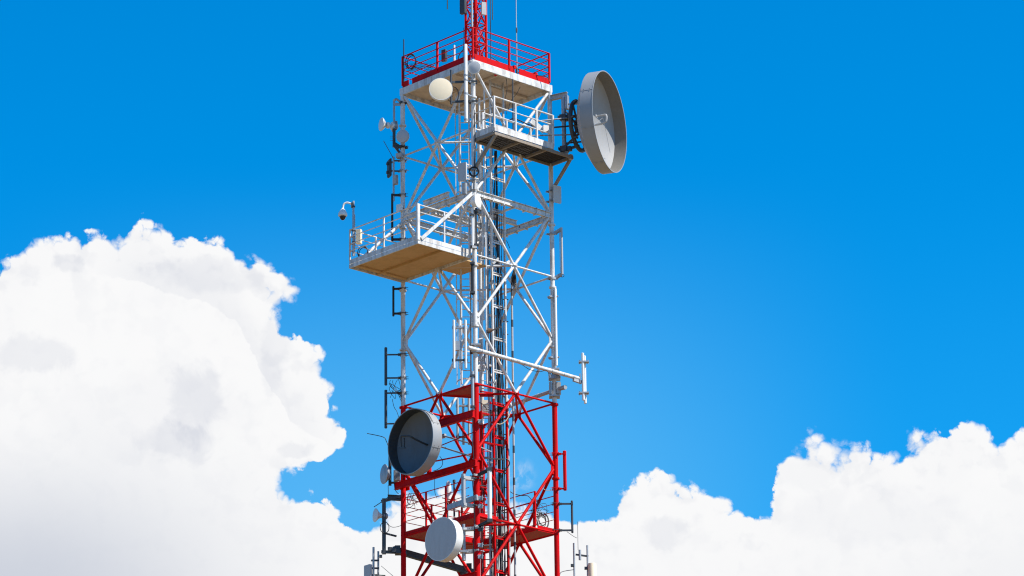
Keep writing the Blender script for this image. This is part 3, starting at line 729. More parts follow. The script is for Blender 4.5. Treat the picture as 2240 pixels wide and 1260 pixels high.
mb = MB(); mb.box(Y(970, 954, -1.5), s2_*.1, EZ*.07, ax*.05); obj('bracket', mb, GP, ld)
mb = MB(); aa = ax.cross(EZ).normalized()
for w0 in (28, 36, 44, 52):
    d = -aa*math.cos(R(w0))*-1+EZ*math.sin(R(w0)); 
for w0 in (30, 38, 46, 54, 62):                                        # flaking dark patch on the sunlit rim
    d = s2_*math.cos(R(w0))+EZ*math.sin(R(w0)); tg = -s2_*math.sin(R(w0))+EZ*math.cos(R(w0))
    mb.box(C2+d*1.229-ax*(0.05+0.012*((w0//8) % 3)), tg*0.10, d*0.004, ax*(0.028+0.012*((w0//8) % 2)))
obj('rim_patch', mb, DG, ld)

def post_for(par, px, y0, y1, yy, r, m, arms, leg, wd=0.06):
    a, b = pole(par, px, y0, y1, yy, r, m)
    c = (a+b)/2
    for py in arms:
        P = V3((c.x, c.y, zat(px, py, yy))); p, q = LEGS[leg]; Lp = S(p, q, 0); Q = V3((Lp.x, Lp.y, P.z)); arm(par, P, Q, wd, m)
        clamp_on(par, Q, 0.1, DG, math.degrees(math.atan2((P-Q).x, -(P-Q).y)))
    return c
# cream drum
C = Y(964.5, 194.5, -3.4)
t, ax = drum('drum_antenna', 'bright cream drum with round face just below the red toe board', C, 3, 0.43, 0.22, CR, WP)
pole(t, 987, 153, 228, -3.05, 0.042, DG)
for py in (180, 223):
    arm(t, Y(986, py, -3.05), Y(1036, py-2, -2.9), 0.075, DG)
    clamp_on(t, S(0, 0, 0)+EZ*(zat(1038, py, YN)-Z0), 0.09, DG, 0)
arm(t, C-ax*.3, Y(987, 195, -3.05), 0.1, DG)
# small pale dish on the corner
C = Y(1037, 147.5, -3.2)
t, ax = drum('drum_antenna', 'small pale round dish at the platform corner in front of the mast', C, -14, 0.235, 0.08, GR, WP, back=0.1, radio=True)
arm(t, C-ax*.2, S(0, 0, 12.2), 0.06, GV)
# tall thick white tube antenna
t = thing('tube_antenna', 'thick white tube antenna beside the cream drum crossing the platform edge', 'antenna', Y(1019, 268, -3.15))
a, b = vert(1019, 97, 268, -3.15); mb = MB(); mb.lathe(b, EZ, [(0.05, 0), (0.068, 0.01), (0.068, (a-b).z-.03), (0.05, (a-b).z)], 20); obj('radome_tube', mb, WP, t)
for py in (165, 175, 205, 262):
    c = V3((a.x, a.y, zat(1019, py, -3.15))); mb = MB(); mb.lathe(c, EZ, [(0.085, -.03), (0.085, .03)], 16); mb.bar(c, V3((LN.x, LN.y, c.z)), 0.04, 0.04); obj('clamp', mb, GV, t)
# dish with radio on the far-left post
t = thing('microwave_dish', 'small white dish with round radio head facing away on bent pipe', 'dish antenna', Y(862, 320, YL))
def side_dish(t, px, py, yy, phi, rad, m, deep=0.13, face=None):
    C = Y(px, py, yy); ax = nrm(phi)
    lath(t, 'reflector', m, C, ax, [(rad*.12, -deep*1.5), (rad*.3, -deep*1.3), (rad*.6, -deep*.95), (rad*.85, -deep*.5), (rad, -0.02), (rad*1.01, 0), (rad*.98, 0.012), (rad*.6, 0.035), (rad*.2, 0.05), (0.003, 0.05)], 40)
    return C, ax
C, ax = side_dish(t, 834, 272, YL-.1, -66, 0.255, WP)
mb = MB(); mb.lathe(C-ax*.2, -ax, [(0.09, 0), (0.12, 0.03), (0.12, 0.12), (0.06, 0.14), (0.06, 0.2), (0.16, 0.22), (0.16, 0.4), (0.12, 0.46)], 24); obj('radio_unit', mb, WP, t)
mb = MB(); cc = C-ax*.5
for i in range(6): mb.box(cc-ax*(0.02*i)+EZ*0, ax*.004, side(-66)*.17, EZ*.17)
obj('cooling_fins', mb, GP, t)
a, b = vert(862, 218, 322, YL); mb = MB(); mb.tube(b, a, 0.045, 12); mb.path(spline([a-EZ*.05, a+EZ*.02+V3((.08, 0, 0)), Y(872, 220, YL), Y(880, 226, YL)]), 0.045, 8); obj('pole', mb, GV, t)
arm(t, Y(862, 228, YL), Y(878, 228, YL), 0.09, GV); clamp_on(t, V3((LL.x, LL.y, zat(880, 226, YL))), .09, DG, -60)
arm(t, Y(862, 313, YL), Y(880, 325, YL), 0.1, DG); arm(t, Y(862, 318, YL), Y(874, 334, YL), 0.09, DG)
clamp_on(t, V3((LL.x, LL.y, zat(880, 322, YL))), .09, DG, -60)
mb = MB(); mb.tube(Y(862, 282, YL), Y(862, 322, YL), .06, 10); [mb.tube(Y(853, y, YL), Y(862, y, YL), .008, 5) for y in (298, 302, 307)]; obj('bracket', mb, DG, t)
# grey small drum at left leg
C = Y(880, 297.5, -0.35)
t, ax = drum('drum_antenna', 'small grey drum fixed to the far-left leg near the top', C, -24, 0.245, 0.12, GR, GP, back=0.07, radio=False)
arm(t, C-ax*.2, S(0, 1, 0)+EZ*(C.z-Z0-.05), 0.09, DG); clamp_on(t, S(0, 1, 0)+EZ*(C.z-Z0-.3), .09, DG, -24)
# junction box
t = thing('junction_box', 'small grey box on the white leg above the dark flat panel', 'box', Y(874, 342, YL-.15))
mb = MB(); mb.rbox(Y(874.5, 341, YL-.14), side(-20)*.13, EZ*.09, nrm(-20)*.1, .1); obj('case', mb, GV, t); mb = MB(); mb.box(Y(874.5, 341, YL-.14)+nrm(-20)*.106, side(-20)*.11, EZ*.075, nrm(-20)*.006); obj('lid', mb, GP, t)

def panel(name, label, px, py, yy, w, h, d, phi, mface, mback, leg=None, pole_=None, group=None, tag_cat='panel antenna'):
    C = Y(px, py, yy); n, s = nrm(phi), side(phi)
    t = thing(name, label, tag_cat, C-EZ*h/2, group)
    mb = MB(); mb.rbox(C, s*(w/2), EZ*(h/2), n*(d/2), .12); obj('radome', mb, mface, t)
    mb = MB(); mb.box(C-n*(d/2+.012), s*(w*.40), EZ*(h*.44), n*.012); mb.box(C-n*(d/2+.05)+EZ*h*.25, s*.05, EZ*.05, n*.04); mb.box(C-n*(d/2+.05)-EZ*h*.25, s*.05, EZ*.05, n*.04); obj('back_plate', mb, mback, t)
    if pole_:
        ppx, a0, a1, py_, r, m = pole_
        pole(t, ppx, a0, a1, py_, r, m)
        for k in (-.25, .25):
            P = C-n*(d/2+.02)+EZ*(h*k); Q = Y(ppx, py, py_); arm(t, P, V3((Q.x, Q.y, P.z)), 0.05, mback)
    if leg:
        p, q = LEGS[leg]; Lp = S(p, q, 0)
        for k in (-.3, .3):
            P = (C-n*(d/2+.02)+EZ*(h*k)) if not pole_ else V3((Y(ppx, py, py_).x, py_, C.z+h*k)); Q = V3((Lp.x, Lp.y, P.z)); arm(t, P, Q, 0.05, mback)
            clamp_on(t, Q, .09, GV, phi)
    return t
panel('panel_antenna', 'dark square flat panel seen edge-on beside the white leg', 852, 368, YL+.25, .36, .70, .06, 110, DG, DG, 'L', (861, 343, 440, YL, .04, GV))
t = thing('equipment_box', 'slim grey box on the pipe under the dark square panel', 'box', Y(864, 404, YL-.1))
mb = MB(); mb.rbox(Y(865, 393.5, YL-.12), side(-30)*.09, EZ*.19, nrm(-30)*.06, .15); obj('case', mb, GV, t); mb = MB(); mb.box(Y(865, 393.5, YL-.12)+nrm(-30)*.066, side(-30)*.075, EZ*.165, nrm(-30)*.006); obj('lid', mb, GP, t)
mb = MB(); mb.path([Y(839, 308, YL), Y(858, 342, YL)], .012, 6); mb.path([Y(858, 342, YL), Y(862, 350, YL)], .02, 6); tag(obj('wire_antenna', mb, DG), 'thin slanting wire aerial above the dark square panel', 'antenna')
panel('panel_antenna', 'grey flat panel hung in front of the near leg above the beam ring', 1011.5, 376, -3.25, .36, .70, .07, -32, GR, GP, 'N')
panel('panel_antenna', 'grey flat panel with dark clamps on the leg below the big dish', 1218.5, 425, -.35, .36, .68, .06, 36, GR, GP, 'R')
# small white disc antenna at the beam ring
t = thing('drum_antenna', 'small white drum turned sideways just under the beam ring', 'drum antenna', Y(1036, 445, -3.2))
C = Y(1046, 440, -3.25); ax = nrm(60)
lath(t, 'radome', WP, C, ax, [(.25, -.03), (.25, 0), (.2, .015), (.003, .03)], 40); lath(t, 'back_shell', WP, C, ax, [(.09, -.3), (.16, -.24), (.248, -.031)], 40)
arm(t, C-ax*.28, S(0, 0, 7.0), .08, DG)

# ---- dipoles on brackets
def dipole(name, label, px, y0, y1, yy, r, m, arms, leg, marm=None, w=.05, clampm=None, group=None):
    a, b = vert(px, y0, y1, yy); t = thing(name, label, 'antenna', b, group)
    mb = MB(); mb.lathe(b, EZ, [(r*.7, 0), (r, .015), (r, (a-b).z-.015), (r*.7, (a-b).z)], 14); obj('element', mb, m, t)
    p, q = LEGS[leg]; Lp = S(p, q, 0)
    for py in arms:
        P = V3((a.x, yy, zat(px, py, yy))); Q = V3((Lp.x, Lp.y, P.z)); mb = MB(); mb.bar(P, Q, w, w); mb.box(P, (Q-P).normalized()*.04, (Q-P).normalized().cross(EZ)*(r+.02), EZ*.045); obj('arm', mb, marm or m, t)
        clamp_on(t, Q, .09 if Q.z > Z0 else .1, clampm or DG, math.degrees(math.atan2((P-Q).x, -(P-Q).y)))
    return t
dipole('dipole_antenna', 'black upright bar aerial bracketed to the leg behind the big balcony', 858, 425, 530, YL, .045, BK, (427, 524), 'L', w=.08)
dipole('dipole_antenna', 'black loop aerial on two brackets just under the big balcony', 860.5, 626, 692, YL, .042, BK, (632, 686), 'L', w=.07)
dipole('dipole_antenna', 'slim dark aerial on two arms at the white leg, upper of a pair', 844, 760, 843, YL, .055, DG, (776, 827), 'L', group='pair of dark arm aerials')
dipole('dipole_antenna', 'slim grey aerial on two arms near the dark open dish, lower of a pair', 844, 853, 937, YL, .055, DG, (860, 927), 'L', group='pair of dark arm aerials')
t = thing('dipole_antenna', 'white and grey folded loop aerial on the leg right of the beam ring', 'antenna', Y(1229, 600, YR))
pa, pb = vert(1229, 498, 600, YR-.1); mb = MB(); mb.tube(pb, pa, .045, 12); mb.tube(pb+V3((-.07, .03, .1)), pa+V3((-.07, .03, -.1)), .012, 6); obj('element', mb, GP, t)
for py, dy in ((500, 10), (598, 10)):
    P = V3((pa.x, pa.y, zat(1229, py, YR-.1))); Q = V3((LR.x, LR.y, P.z-.18)); mb = MB(); mb.bar(P, Q, .05, .09); mb.bar(P+V3((0, .09, -.05)), Q+V3((0, .09, -.02)), .03, .06); obj('arm', mb, GV, t); clamp_on(t, Q, .09, GV, 40)
t = thing('tube_antenna', 'long white tube aerial clamped close along the white leg', 'antenna', Y(1216, 800, YR-.1))
pa, pb = vert(1216, 630, 800, YR-.12); mb = MB(); mb.lathe(pb, EZ, [(.04, 0), (.05, .01), (.05, (pa-pb).z*.98), (.035, (pa-pb).z)], 14); obj('radome_tube', mb, WP, t)
for py in (650, 783):
    P = V3((pa.x, pa.y, zat(1216, py, YR))); Q = V3((LR.x, LR.y, P.z)); mb = MB(); mb.bar(P+V3((.1, 0, 0)), Q-V3((.2, 0, 0)), .05, .06); obj('bracket', mb, GV, t); clamp_on(t, Q, .09, GV, 10)
# long diagonal boom and its aerials
B0, B1 = Y(1024, 760, -3.15), Y(1266, 828, -.30)
t = thing('boom', 'long white slanting boom across the tower just above the paint change', 'boom', B0)
mb = MB(); mb.tube(B0, B1, .075, 16)
L_ = (B1-B0)
obj('pipe', mb, WH, t)
for f_ in (.12, .25, .38, .5, .62, .75, .86):
    mb = MB(); mb.lathe(B0+L_*f_, L_, [(.075, -.012), (.083, -.012), (.083, .012), (.075, .012)], 16); obj('strap', mb, GV, t)
for leg, px, py in (('N', 1042, 762), ('R', 1211, 815)):
    p, q = LEGS[leg]; Lp = S(p, q, 0); zc = zat(px, py, Lp.y); P = V3((Lp.x, Lp.y, zc)); k = (P-B0).dot(L_)/L_.length_squared; Q = B0+L_*k
    mb = MB(); mb.box(P+(Q-P)*.5, (Q-P)*.5+V3((0, .0, .0)), L_.normalized()*.13, EZ*.03); mb.box(P+EZ*.12, V3((.2, 0, 0)), V3((0, .16, 0)), EZ*.025); mb.box(P-EZ*.15, V3((.2, 0, 0)), V3((0, .16, 0)), EZ*.03); mb.box(P-V3((.16, 0, 0)), V3((.05, 0, 0)), V3((0, .1, 0)), EZ*.18); obj('clamp', mb, GV, t)
mb = MB(); mb.bar(B1-L_.normalized()*.25-EZ*.1, B1+L_.normalized()*.12-EZ*.12, .1, .12); mb.box(B1+L_.normalized()*.06, V3((.02, 0, 0)), V3((0, .1, 0)), EZ*.18); obj('end_bracket', mb, GV, t)
t = thing('tube_antenna', 'white twin-tube aerial standing at the far end of the slanting boom', 'antenna', Y(1277, 882, -.25))
for px, y0, y1, yy in ((1275.5, 772, 876, -.34), (1279.5, 778, 883, -.2)):
    a, b = vert(px, y0, y1, yy); mb = MB(); mb.lathe(b, EZ, [(.03, 0), (.052, .02), (.052, (a-b).z-.02), (.03, (a-b).z)], 12); obj('radome_tube', mb, WP, t)
for py in (792, 860):
    c = Y(1277, py, -.28); mb = MB(); mb.box(c, V3((.19, 0, 0)), V3((0, .12, 0)), EZ*.025); [mb.tube(c+V3((x, 0, -.08)), c+V3((x, 0, .08)), .016, 6) for x in (-.16, .16)]; obj('clamp', mb, GV, t)
def triple(label, xs, y0, y1, yy, cl, m):
    t = thing('tube_antenna', label, 'antenna', Y(xs[1], y1, yy))
    for i, x in enumerate(xs):
        a, b = vert(x, y0, y1, yy+(.1 if i == 1 else 0)); mb = MB(); mb.lathe(b, EZ, [(.03, 0), (.05, .015), (.05, (a-b).z-.015), (.035, (a-b).z)], 12); obj('radome_tube', mb, m, t)
    for py in cl:
        a, b = Y(xs[0], py, yy+.03), Y(xs[2], py, yy+.03); mb = MB(); mb.bar(a-V3((.06, 0, 0)), b+V3((.06, 0, 0)), .08, .06)
        for c in (a, b): mb.lathe(c, EZ, [(.075, -.05), (.075, .05)], 10)
        obj('clamp', mb, DG if py == cl[-1] else GV, t)
    return t
t = triple('three upright white tubes clamped together at the near end of the slanting boom', (993, 1006, 1018.5), 700, 806, -3.2, (717, 788), WP)
mb = MB(); mb.box(Y(1003, 757, -3.1), V3((.12, 0, 0)), V3((0, .07, 0)), EZ*.17); obj('bracket', mb, GV, t)
t = triple('three upright grey tubes hanging behind the red tower section', (1001, 1013.5, 1026), 871, 973, 3.4, (888, 956), GP)
# second boom, behind
B0, B1 = Y(1026, 918, 3.3), Y(1206, 856, .2)
t = thing('boom', 'grey boom passing behind the tower down from the leg with the grey box', 'boom', B1); L_ = B1-B0
mb = MB(); mb.tube(B0, B1, .075, 14); obj('pipe', mb, GP, t)
mb = MB()
for f_ in (.3, .5, .7, .85): mb.lathe(B0+L_*f_, L_, [(.075, -.012), (.085, -.012), (.085, .012), (.075, .012)], 14)
obj('strap', mb, GV, t)
t = thing('equipment_box', 'grey bracketed box with short stub pipe on the white leg at the paint change', 'box', Y(1211, 868, YR))
for px in (1204, 1222):
    mb = MB(); mb.rbox(Y(px, 850, YR), V3((.05 if px < 1210 else .08, 0, 0)), EZ*.22, V3((0, .13, 0)), .15); obj('case', mb, GP if px > 1210 else GV, t)
mb = MB(); a, b = Y(1224, 850, YR-.1), Y(1237, 847, YR-.35); mb.tube(a, b, .085, 16); obj('stub_pipe', mb, GV, t)
mb = MB(); mb.box(Y(1213, 828, YR), V3((.22, 0, 0)), V3((0, .2, 0)), EZ*.05); obj('bracket', mb, GV, t); mb = MB(); mb.box(Y(1213, 868, YR), V3((.2, 0, 0)), V3((0, .2, 0)), EZ*.025); obj('bracket', mb, GV, t)

# ---- lower right dipoles
dipole('dipole_antenna', 'red painted upright tube aerial on short red arms', 1235.5, 986, 1073, YR, .066, RD, (993, 1069), 'R', clampm=RD, w=.05)
dipole('dipole_antenna', 'thin dark grey aerial on two arms below the red tube aerial', 1251.5, 1095, 1166, YR, .042, DG, (1102, 1160), 'R', w=.06)
# ---- left lower group
t = thing('microwave_dish', 'white round dish seen from its side below the dark open dish', 'dish antenna', Y(856, 1062, YL))
C, ax = side_dish(t, 840, 1037, YL-.05, -66, .37, GV, .17)
mb = MB(); mb.rbox(Y(868, 1041, YL+.05), V3((.12, 0, 0)), EZ*.2, V3((0, .1, 0)), .2); obj('radio_unit', mb, GP, t); mb = MB()
for i in range(5): mb.box(Y(863+i*2.4, 1041, YL-.06), V3((.008, 0, 0)), EZ*.17, V3((0, .03, 0)))
obj('cooling_fins', mb, GV, t)
pole(t, 853, 975, 1062, YL, .06, BK); arm(t, C-ax*.2, Y(853, 1037, YL), .08, GP)
for py in (1000, 1056): 
    P = Y(853, py, YL); Q = V3((LL.x, LL.y, P.z)); arm(t, P, Q, .07, DG); clamp_on(t, Q, .1, GV, -90)
mb = MB(); wire(mb, [Y(803, 948, YL), Y(838, 956, YL), Y(845, 965, YL), Y(850, 978, YL)], .014); tag(obj('wire_antenna', mb, DG), 'thin bent wire aerial reaching out beside the dark open dish', 'antenna')
t = thing('microwave_dish', 'small flared white horn dish on the dark outrigger post', 'dish antenna', Y(838, 1140, YL))
C = Y(821, 1127, YL-.1); ax = nrm(-66)
lath(t, 'reflector', WP, C, ax, [(.07, -.34), (.08, -.22), (.13, -.13), (.2, -.06), (.255, -.01), (.26, .005), (.2, .02), (.003, .03)], 36)
mb = MB(); mb.lathe(C-ax*.28, -ax, [(.07, 0), (.12, .02), (.12, .16), (.08, .2)], 20); obj('radio_unit', mb, GV, t); arm(t, C-ax*.35, Y(839, 1130, YL), .09, DG)
t = thing('outrigger_post', 'dark square post held off the red leg by two long arms', 'post', Y(840, 1212, YL))
a, b = vert(840, 1091, 1212, YL); mb = MB(); mb.bar(b, a, .14, .14, up=V3((1, 0, 0))); obj('post', mb, DG, t)
for py, dy, ex in ((1093, -8, 870), (1203, 6, 880)):
    A, B = Y(834, py+4, YL), Y(ex+10, py+dy, YL); mb = MB(); mb.bar(A, B, .1, .1); obj('arm', mb, DG, t)
mb = MB(); mb.ibeam(Y(848, 1088, YL), Y(880, 1090, YL), .12, .2); obj('arm', mb, DG, t)
mb = MB(); mb.bar(Y(840, 1166, YL), Y(867, 1173, YL+.2), .06, .06); obj('arm', mb, DG, t)
mb = MB(); [mb.box(Y(x, 1201+ (x-850)*.3, YL), V3((.08, 0, 0)), V3((0, .1, 0)), EZ*.07) for x in (853, 862, 871)]; obj('clamp', mb, DG, t)
mb = MB(); mb.bar(Y(818, 1109, YL), Y(838, 1096, YL), .025, .025); obj('arm', mb, BK, t)
t = thing('outrigger_beam', 'long dark beam running behind the big grey drum low on the tower', 'beam', Y(882, 1205, YL))
mb = MB(); mb.bar(Y(860, 1202, YL+.1), Y(1040, 1254, 2.2), .16, .24); obj('beam', mb, DG, t)
mb = MB(); [mb.box(Y(x, y, YL+d), V3((.1, 0, 0)), V3((0, .1, 0)), EZ*.17) for x, y, d in ((1013, 1248, 1.8), (1026, 1243, 1.9), (870, 1204, .15))]; obj('clamp', mb, DG, t)
# bottom-left cluster
t = thing('panel_antenna', 'grey panel aerial cut by the lower edge beside thin twin poles', 'panel antenna', Y(805, 1290, YL))
C = Y(805, 1262, YL); mb = MB(); mb.rbox(C, side(-50)*.18, EZ*.45, nrm(-50)*.05, .15); obj('radome', mb, GR, t); mb = MB(); mb.box(C-nrm(-50)*.08, side(-50)*.1, EZ*.35, nrm(-50)*.03); obj('back_plate', mb, DG, t)
pole(t, 817, 1197, 1330, YL, .042, GV); pole(t, 827.5, 1206, 1330, YL+.1, .038, GV)
for py in (1226, 1243, 1258): arm(t, Y(812, py, YL), Y(829, py, YL+.1), .06, DG)
mb = MB(); mb.tube(Y(829, 1258, YL), Y(843, 1259, YL), .02, 6); mb.box(Y(833, 1217, YL), V3((.05, 0, 0)), V3((0, .05, 0)), EZ*.05); obj('bracket', mb, DG, t)
mb = MB(); mb.bar(Y(820, 1300, YL), V3((LL.x, LL.y, zat(882, 1310, YL))), .1, .1); obj('arm', mb, DG, t)
mb = MB(); mb.path([Y(834, 1238, YL), Y(862, 1262, YL)], .009, 5); tag(obj('guy_wire', mb, DG), 'thin slanting wire beside the red leg at the lower edge', 'wire')
# big grey drum
C = Y(964, 1179, -2.9)
t, ax = drum('drum_antenna', 'large grey drum with flat shaded face low on the red section', C, -44, .79, .36, GR, WP, back=.2, dome=.015, radio=False)
pole(t, 1014.5, 1147, 1226, -2.75, .07, GV)
for py in (1158, 1207):
    c = Y(1014.5, py, -2.75); arm(t, c, V3((LN.x, LN.y, c.z)), .16, GP, h=.13); mb = MB(); mb.box(c, V3((.13, 0, 0)), V3((0, .13, 0)), EZ*.04); mb.tube(c-V3((.2, 0, -.02)), c+V3((.12, 0, .02)), .03, 8); obj('clamp', mb, WP, t); clamp_on(t, V3((LN.x, LN.y, c.z)), .12, GV, -40)
arm(t, C-ax*.5, Y(1014, 1180, -2.75), .14, DG)
t = dipole('tube_antenna', 'grey tube aerial on two box arms at the corner leg above the big drum', 1014, 1037, 1110, -3.1, .082, GV, (1045, 1104), 'N', GP, w=.13)
t = thing('tube_antenna', 'pale tube aerial on black arms at the corner leg over the walkway', 'antenna', Y(1071, 1140, -3.4))
a, b = vert(1071, 1028, 1138, -3.35); mb = MB(); mb.lathe(b, EZ, [(.05, 0), (.082, .02), (.082, (a-b).z-.02), (.05, (a-b).z)], 18); obj('radome_tube', mb, WP, t)
for py in (1027, 1139):
    P = V3((a.x, a.y, zat(1071, py, -3.35))); Q = V3((LN.x, LN.y, P.z-.1)); arm(t, P, Q, .1, BK); mb = MB(); mb.box(P, V3((.1, 0, 0)), V3((0, .09, 0)), EZ*.06); obj('clamp', mb, DG, t); clamp_on(t, Q, .12, GV, 30)
t = thing('outrigger_beam', 'short grey bar crossing the corner leg behind the grey tube aerial', 'beam', Y(1020, 1105, -2.4))
mb = MB(); mb.bar(Y(980, 1111, -2.0), Y(1044, 1088, -3.05), .1, .2); obj('beam', mb, GV, t); clamp_on(t, Y(1042, 1090, YN), .12, GV, 20)
for py in (1042, 1088, 1110, 1165, 1192, 1218):                   # galvanised U-bolts on the corner leg
    pass
t = thing('panel_antenna', 'white blade aerial standing behind the walkway railing above the big drum', 'panel antenna', Y(981, 1095, .8))
mb = MB(); c = Y(981, 1076, .8); mb.lathe(c-EZ*.42, EZ, [(.06, 0), (.11, .03), (.11, .6), (.08, .78), (.03, .84)], 16); obj('radome', mb, WP, t); pole(t, 979, 1080, 1150, .9, .03, DG)
mb = MB(); a, b = vert(993.5, 1053, 1130, .9); mb.tube(b, a, .035, 8); mb.lathe(a-EZ*.05, EZ, [(.02, 0), (.055, .01), (.055, .1), (.02, .12)], 10); tag(obj('dipole_antenna', mb, DG), 'dark slim post aerial beside the white blade', 'antenna')
# slim tubes on the near leg
def leg_tube(label, px, y0, y1, yy, r, m, cl):
    a, b = vert(px, y0, y1, yy); t = thing('tube_antenna', label, 'antenna', b)
    mb = MB(); mb.lathe(b, EZ, [(r*.7, 0), (r, .012), (r, (a-b).z-.012), (r*.7, (a-b).z)], 14); obj('radome_tube', mb, m, t)
    for py in cl:
        c = V3((a.x, a.y, zat(px, py, yy))); mb = MB(); mb.bar(c, V3((LN.x, LN.y, c.z)), .05, .05); mb.box(c, V3((.09, 0, 0)), V3((0, .08, 0)), EZ*.035); obj('clamp', mb, DG, t)
leg_tube('grey tube aerial on the corner leg reaching down into the red section', 1034, 812, 897, -3.05, .055, GV, (822, 890))
leg_tube('black tube aerial on the corner leg just below the big balcony', 1033.5, 572, 645, -3.05, .05, BK, (576, 640))
leg_tube('black pipe hanging along the corner leg between beam ring and big balcony', 1041.5, 455, 545, -3.1, .036, BK, (462, 536))
leg_tube('white pipe aerial on the corner leg between beam ring and big balcony', 1033.5, 455, 545, -3.2, .045, WP, (470, 540))
t = thing('horn_antenna', 'tiny black wedge lamp on the corner leg at the big balcony floor', 'lamp', Y(1038, 545, -3.2)); mb = MB(); mb.box(Y(1038, 540, -3.2), side(20)*.11, V3((0, .08, .03)), EZ*.06); obj('housing', mb, BK, t); mb = MB(); mb.box(Y(1038, 540, -3.31), side(20)*.09, V3((0, .01, 0)), EZ*.045); obj('lens', mb, GP, t)

# ---- top: aerials on mast and railing
panel('panel_antenna', 'dark panel high on the mast cut by the upper edge', 1013, 4, mc.y-.75, .24, 1.0, .13, -38, DG, GP)
panel('panel_antenna', 'white panel on the mast near the upper edge', 1058, 19, mc.y-.65, .19, .52, .1, 22, GP, GP)
t = leg_tube.__wrapped__ if hasattr(leg_tube, '__wrapped__') else None
def whip(label, px, y0, y1, yy, r, m, name='whip_antenna', base=None):
    a, b = vert(px, y0, y1, yy); t = thing(name, label, 'antenna', b); mb = MB(); mb.tube(b, a, r, 8, r*.8); obj('rod', mb, m, t)
    if base: mb = MB(); mb.lathe(b, EZ, [(r*2.2, 0), (r*2.2, base), (r*1.2, base*1.2)], 10); obj('base', mb, DG, t)
    return t
whip('thin dark whip hanging at the upper edge away from the mast', 978.5, -60, 20, 0, .022, DG)
whip('thin dark rod beside the red mast at the upper edge', 1077, -40, 43, mc.y-.3, .02, DG)
whip('patchy white pipe aerial inside the red mast', 1032, -40, 60, mc.y-.62, .045, GP)
t = whip('tall thin whip rising behind the railing away from the mast', 1129.5, -60, 160, .6, .02, GV, base=.2)
mb = MB(); c = Y(1130, 66, .6); mb.lathe(c, EZ, [(.03, -.1), (.035, 0), (.03, .1)], 8); obj('joint', mb, DG, t)
whip('black rod fixed to the railing corner post farthest from the big dish', 883.3, 86, 180, YL-.06, .026, BK)
t = whip('dark rod hanging from the toe board down to the grating balcony', 1122, 163, 292, -1.5, .03, DG)
t = panel('panel_antenna', 'small dark boxy panel on the railing before the mast', 971.5, 122, -1.3, .19, .48, .1, -35, DG, BK)
_t = whip('short white post aerial next to the small dark panel', 994, 99, 146, -1.2, .045, WP)
mb = MB(); mb.bar(Y(975, 122, -1.26), Y(994, 122, -1.2), .04, .04); tag(obj('strut', mb, DG, t), 'thin dark arm reaching to the white post aerial', None)
coil('cable_coil', 'black cable coil hanging on the corner of the red railing', Y(899, 135, YL-.1), nrm(-30), .21, 3, BK, r=.016, up=1.35)
# ---- CCTV on the big balcony
t = thing('security_camera', 'white dome camera hanging from a curved arm above the big balcony', 'camera', Y(773.5, 580, -1.6))
yc = S(po, qb, 0).y
a, b = vert(773, 440, 560, yc); mb = MB(); mb.tube(b, a, .04, 10); mb.tube(b+V3((.05, -.02, 0)), b+V3((.05, -.02, (a-b).z*.75)), .02, 8); obj('pole', mb, GV, t)
mb = MB(); mb.path(spline([Y(771, 448, yc), Y(764, 444, yc), Y(757, 443.5, yc), Y(751.5, 448, yc), Y(750, 458, yc)]), .035, 10); obj('arm', mb, WP, t)
c = Y(749.7, 470, yc); lath(t, 'housing', WP, c, EZ, [(.12, -.06), (.17, -.04), (.17, .05), (.15, .09), (.09, .19), (.05, .24), (.04, .27)], 32)
lath(t, 'dome', CB, c, -EZ, [(.12, .05), (.118, .1), (.09, .16), (.05, .2), (.003, .215)], 28)
mb = MB(); mb.box(Y(771, 449, yc), V3((.05, 0, 0)), V3((0, .06, 0)), EZ*.09); mb.box(Y(773, 452, yc), V3((.07, 0, 0)), V3((0, .05, 0)), EZ*.02); obj('bracket', mb, DG, t)
t = thing('equipment_box', 'cream upright cabinet on the big balcony railing under the dome camera', 'box', Y(785, 535, yc-.2))
c = Y(785, 518, yc-.1); mb = MB(); mb.rbox(c, side(-20)*.10, EZ*.28, nrm(-20)*.07, .12); obj('case', mb, CR, t); mb = MB(); mb.box(c+nrm(-20)*.076, side(-20)*.09, EZ*.26, nrm(-20)*.006); obj('door', mb, CR, t)
mb = MB(); mb.box(Y(776, 505, yc), V3((.1, 0, 0)), V3((0, .04, 0)), EZ*.03); obj('bracket', mb, DG, t); mb = MB(); mb.box(Y(776, 530, yc), V3((.1, 0, 0)), V3((0, .04, 0)), EZ*.03); obj('bracket', mb, DG, t)
coil('cable_coil', 'loose black cable coil on the big balcony floor below the cream cabinet', Y(794, 552, yc), nrm(-20), .19, 3, BK, r=.014)
t = thing('floodlight', 'small white boxy unit on the leg behind the big balcony railing', 'lamp', Y(873, 460, YL))
mb = MB(); mb.rbox(Y(874, 455, YL-.15), side(-30)*.12, EZ*.14, nrm(-30)*.05, .15); obj('housing', mb, WP, t); mb = MB(); mb.box(Y(876, 458, YL-.05), side(-30)*.14, EZ*.04, nrm(-30)*.06); obj('bracket', mb, DG, t)
t = thing('junction_box', 'white box with long flat arm behind the grating balcony railing', 'box', Y(1193, 290, -.8))
mb = MB(); mb.rbox(Y(1193, 282, -.8), side(20)*.11, EZ*.12, nrm(20)*.09, .1); obj('case', mb, WP, t); mb = MB(); mb.bar(Y(1161, 264, -1.0), Y(1190, 287, -.75), .06, .2); obj('arm', mb, WH, t)
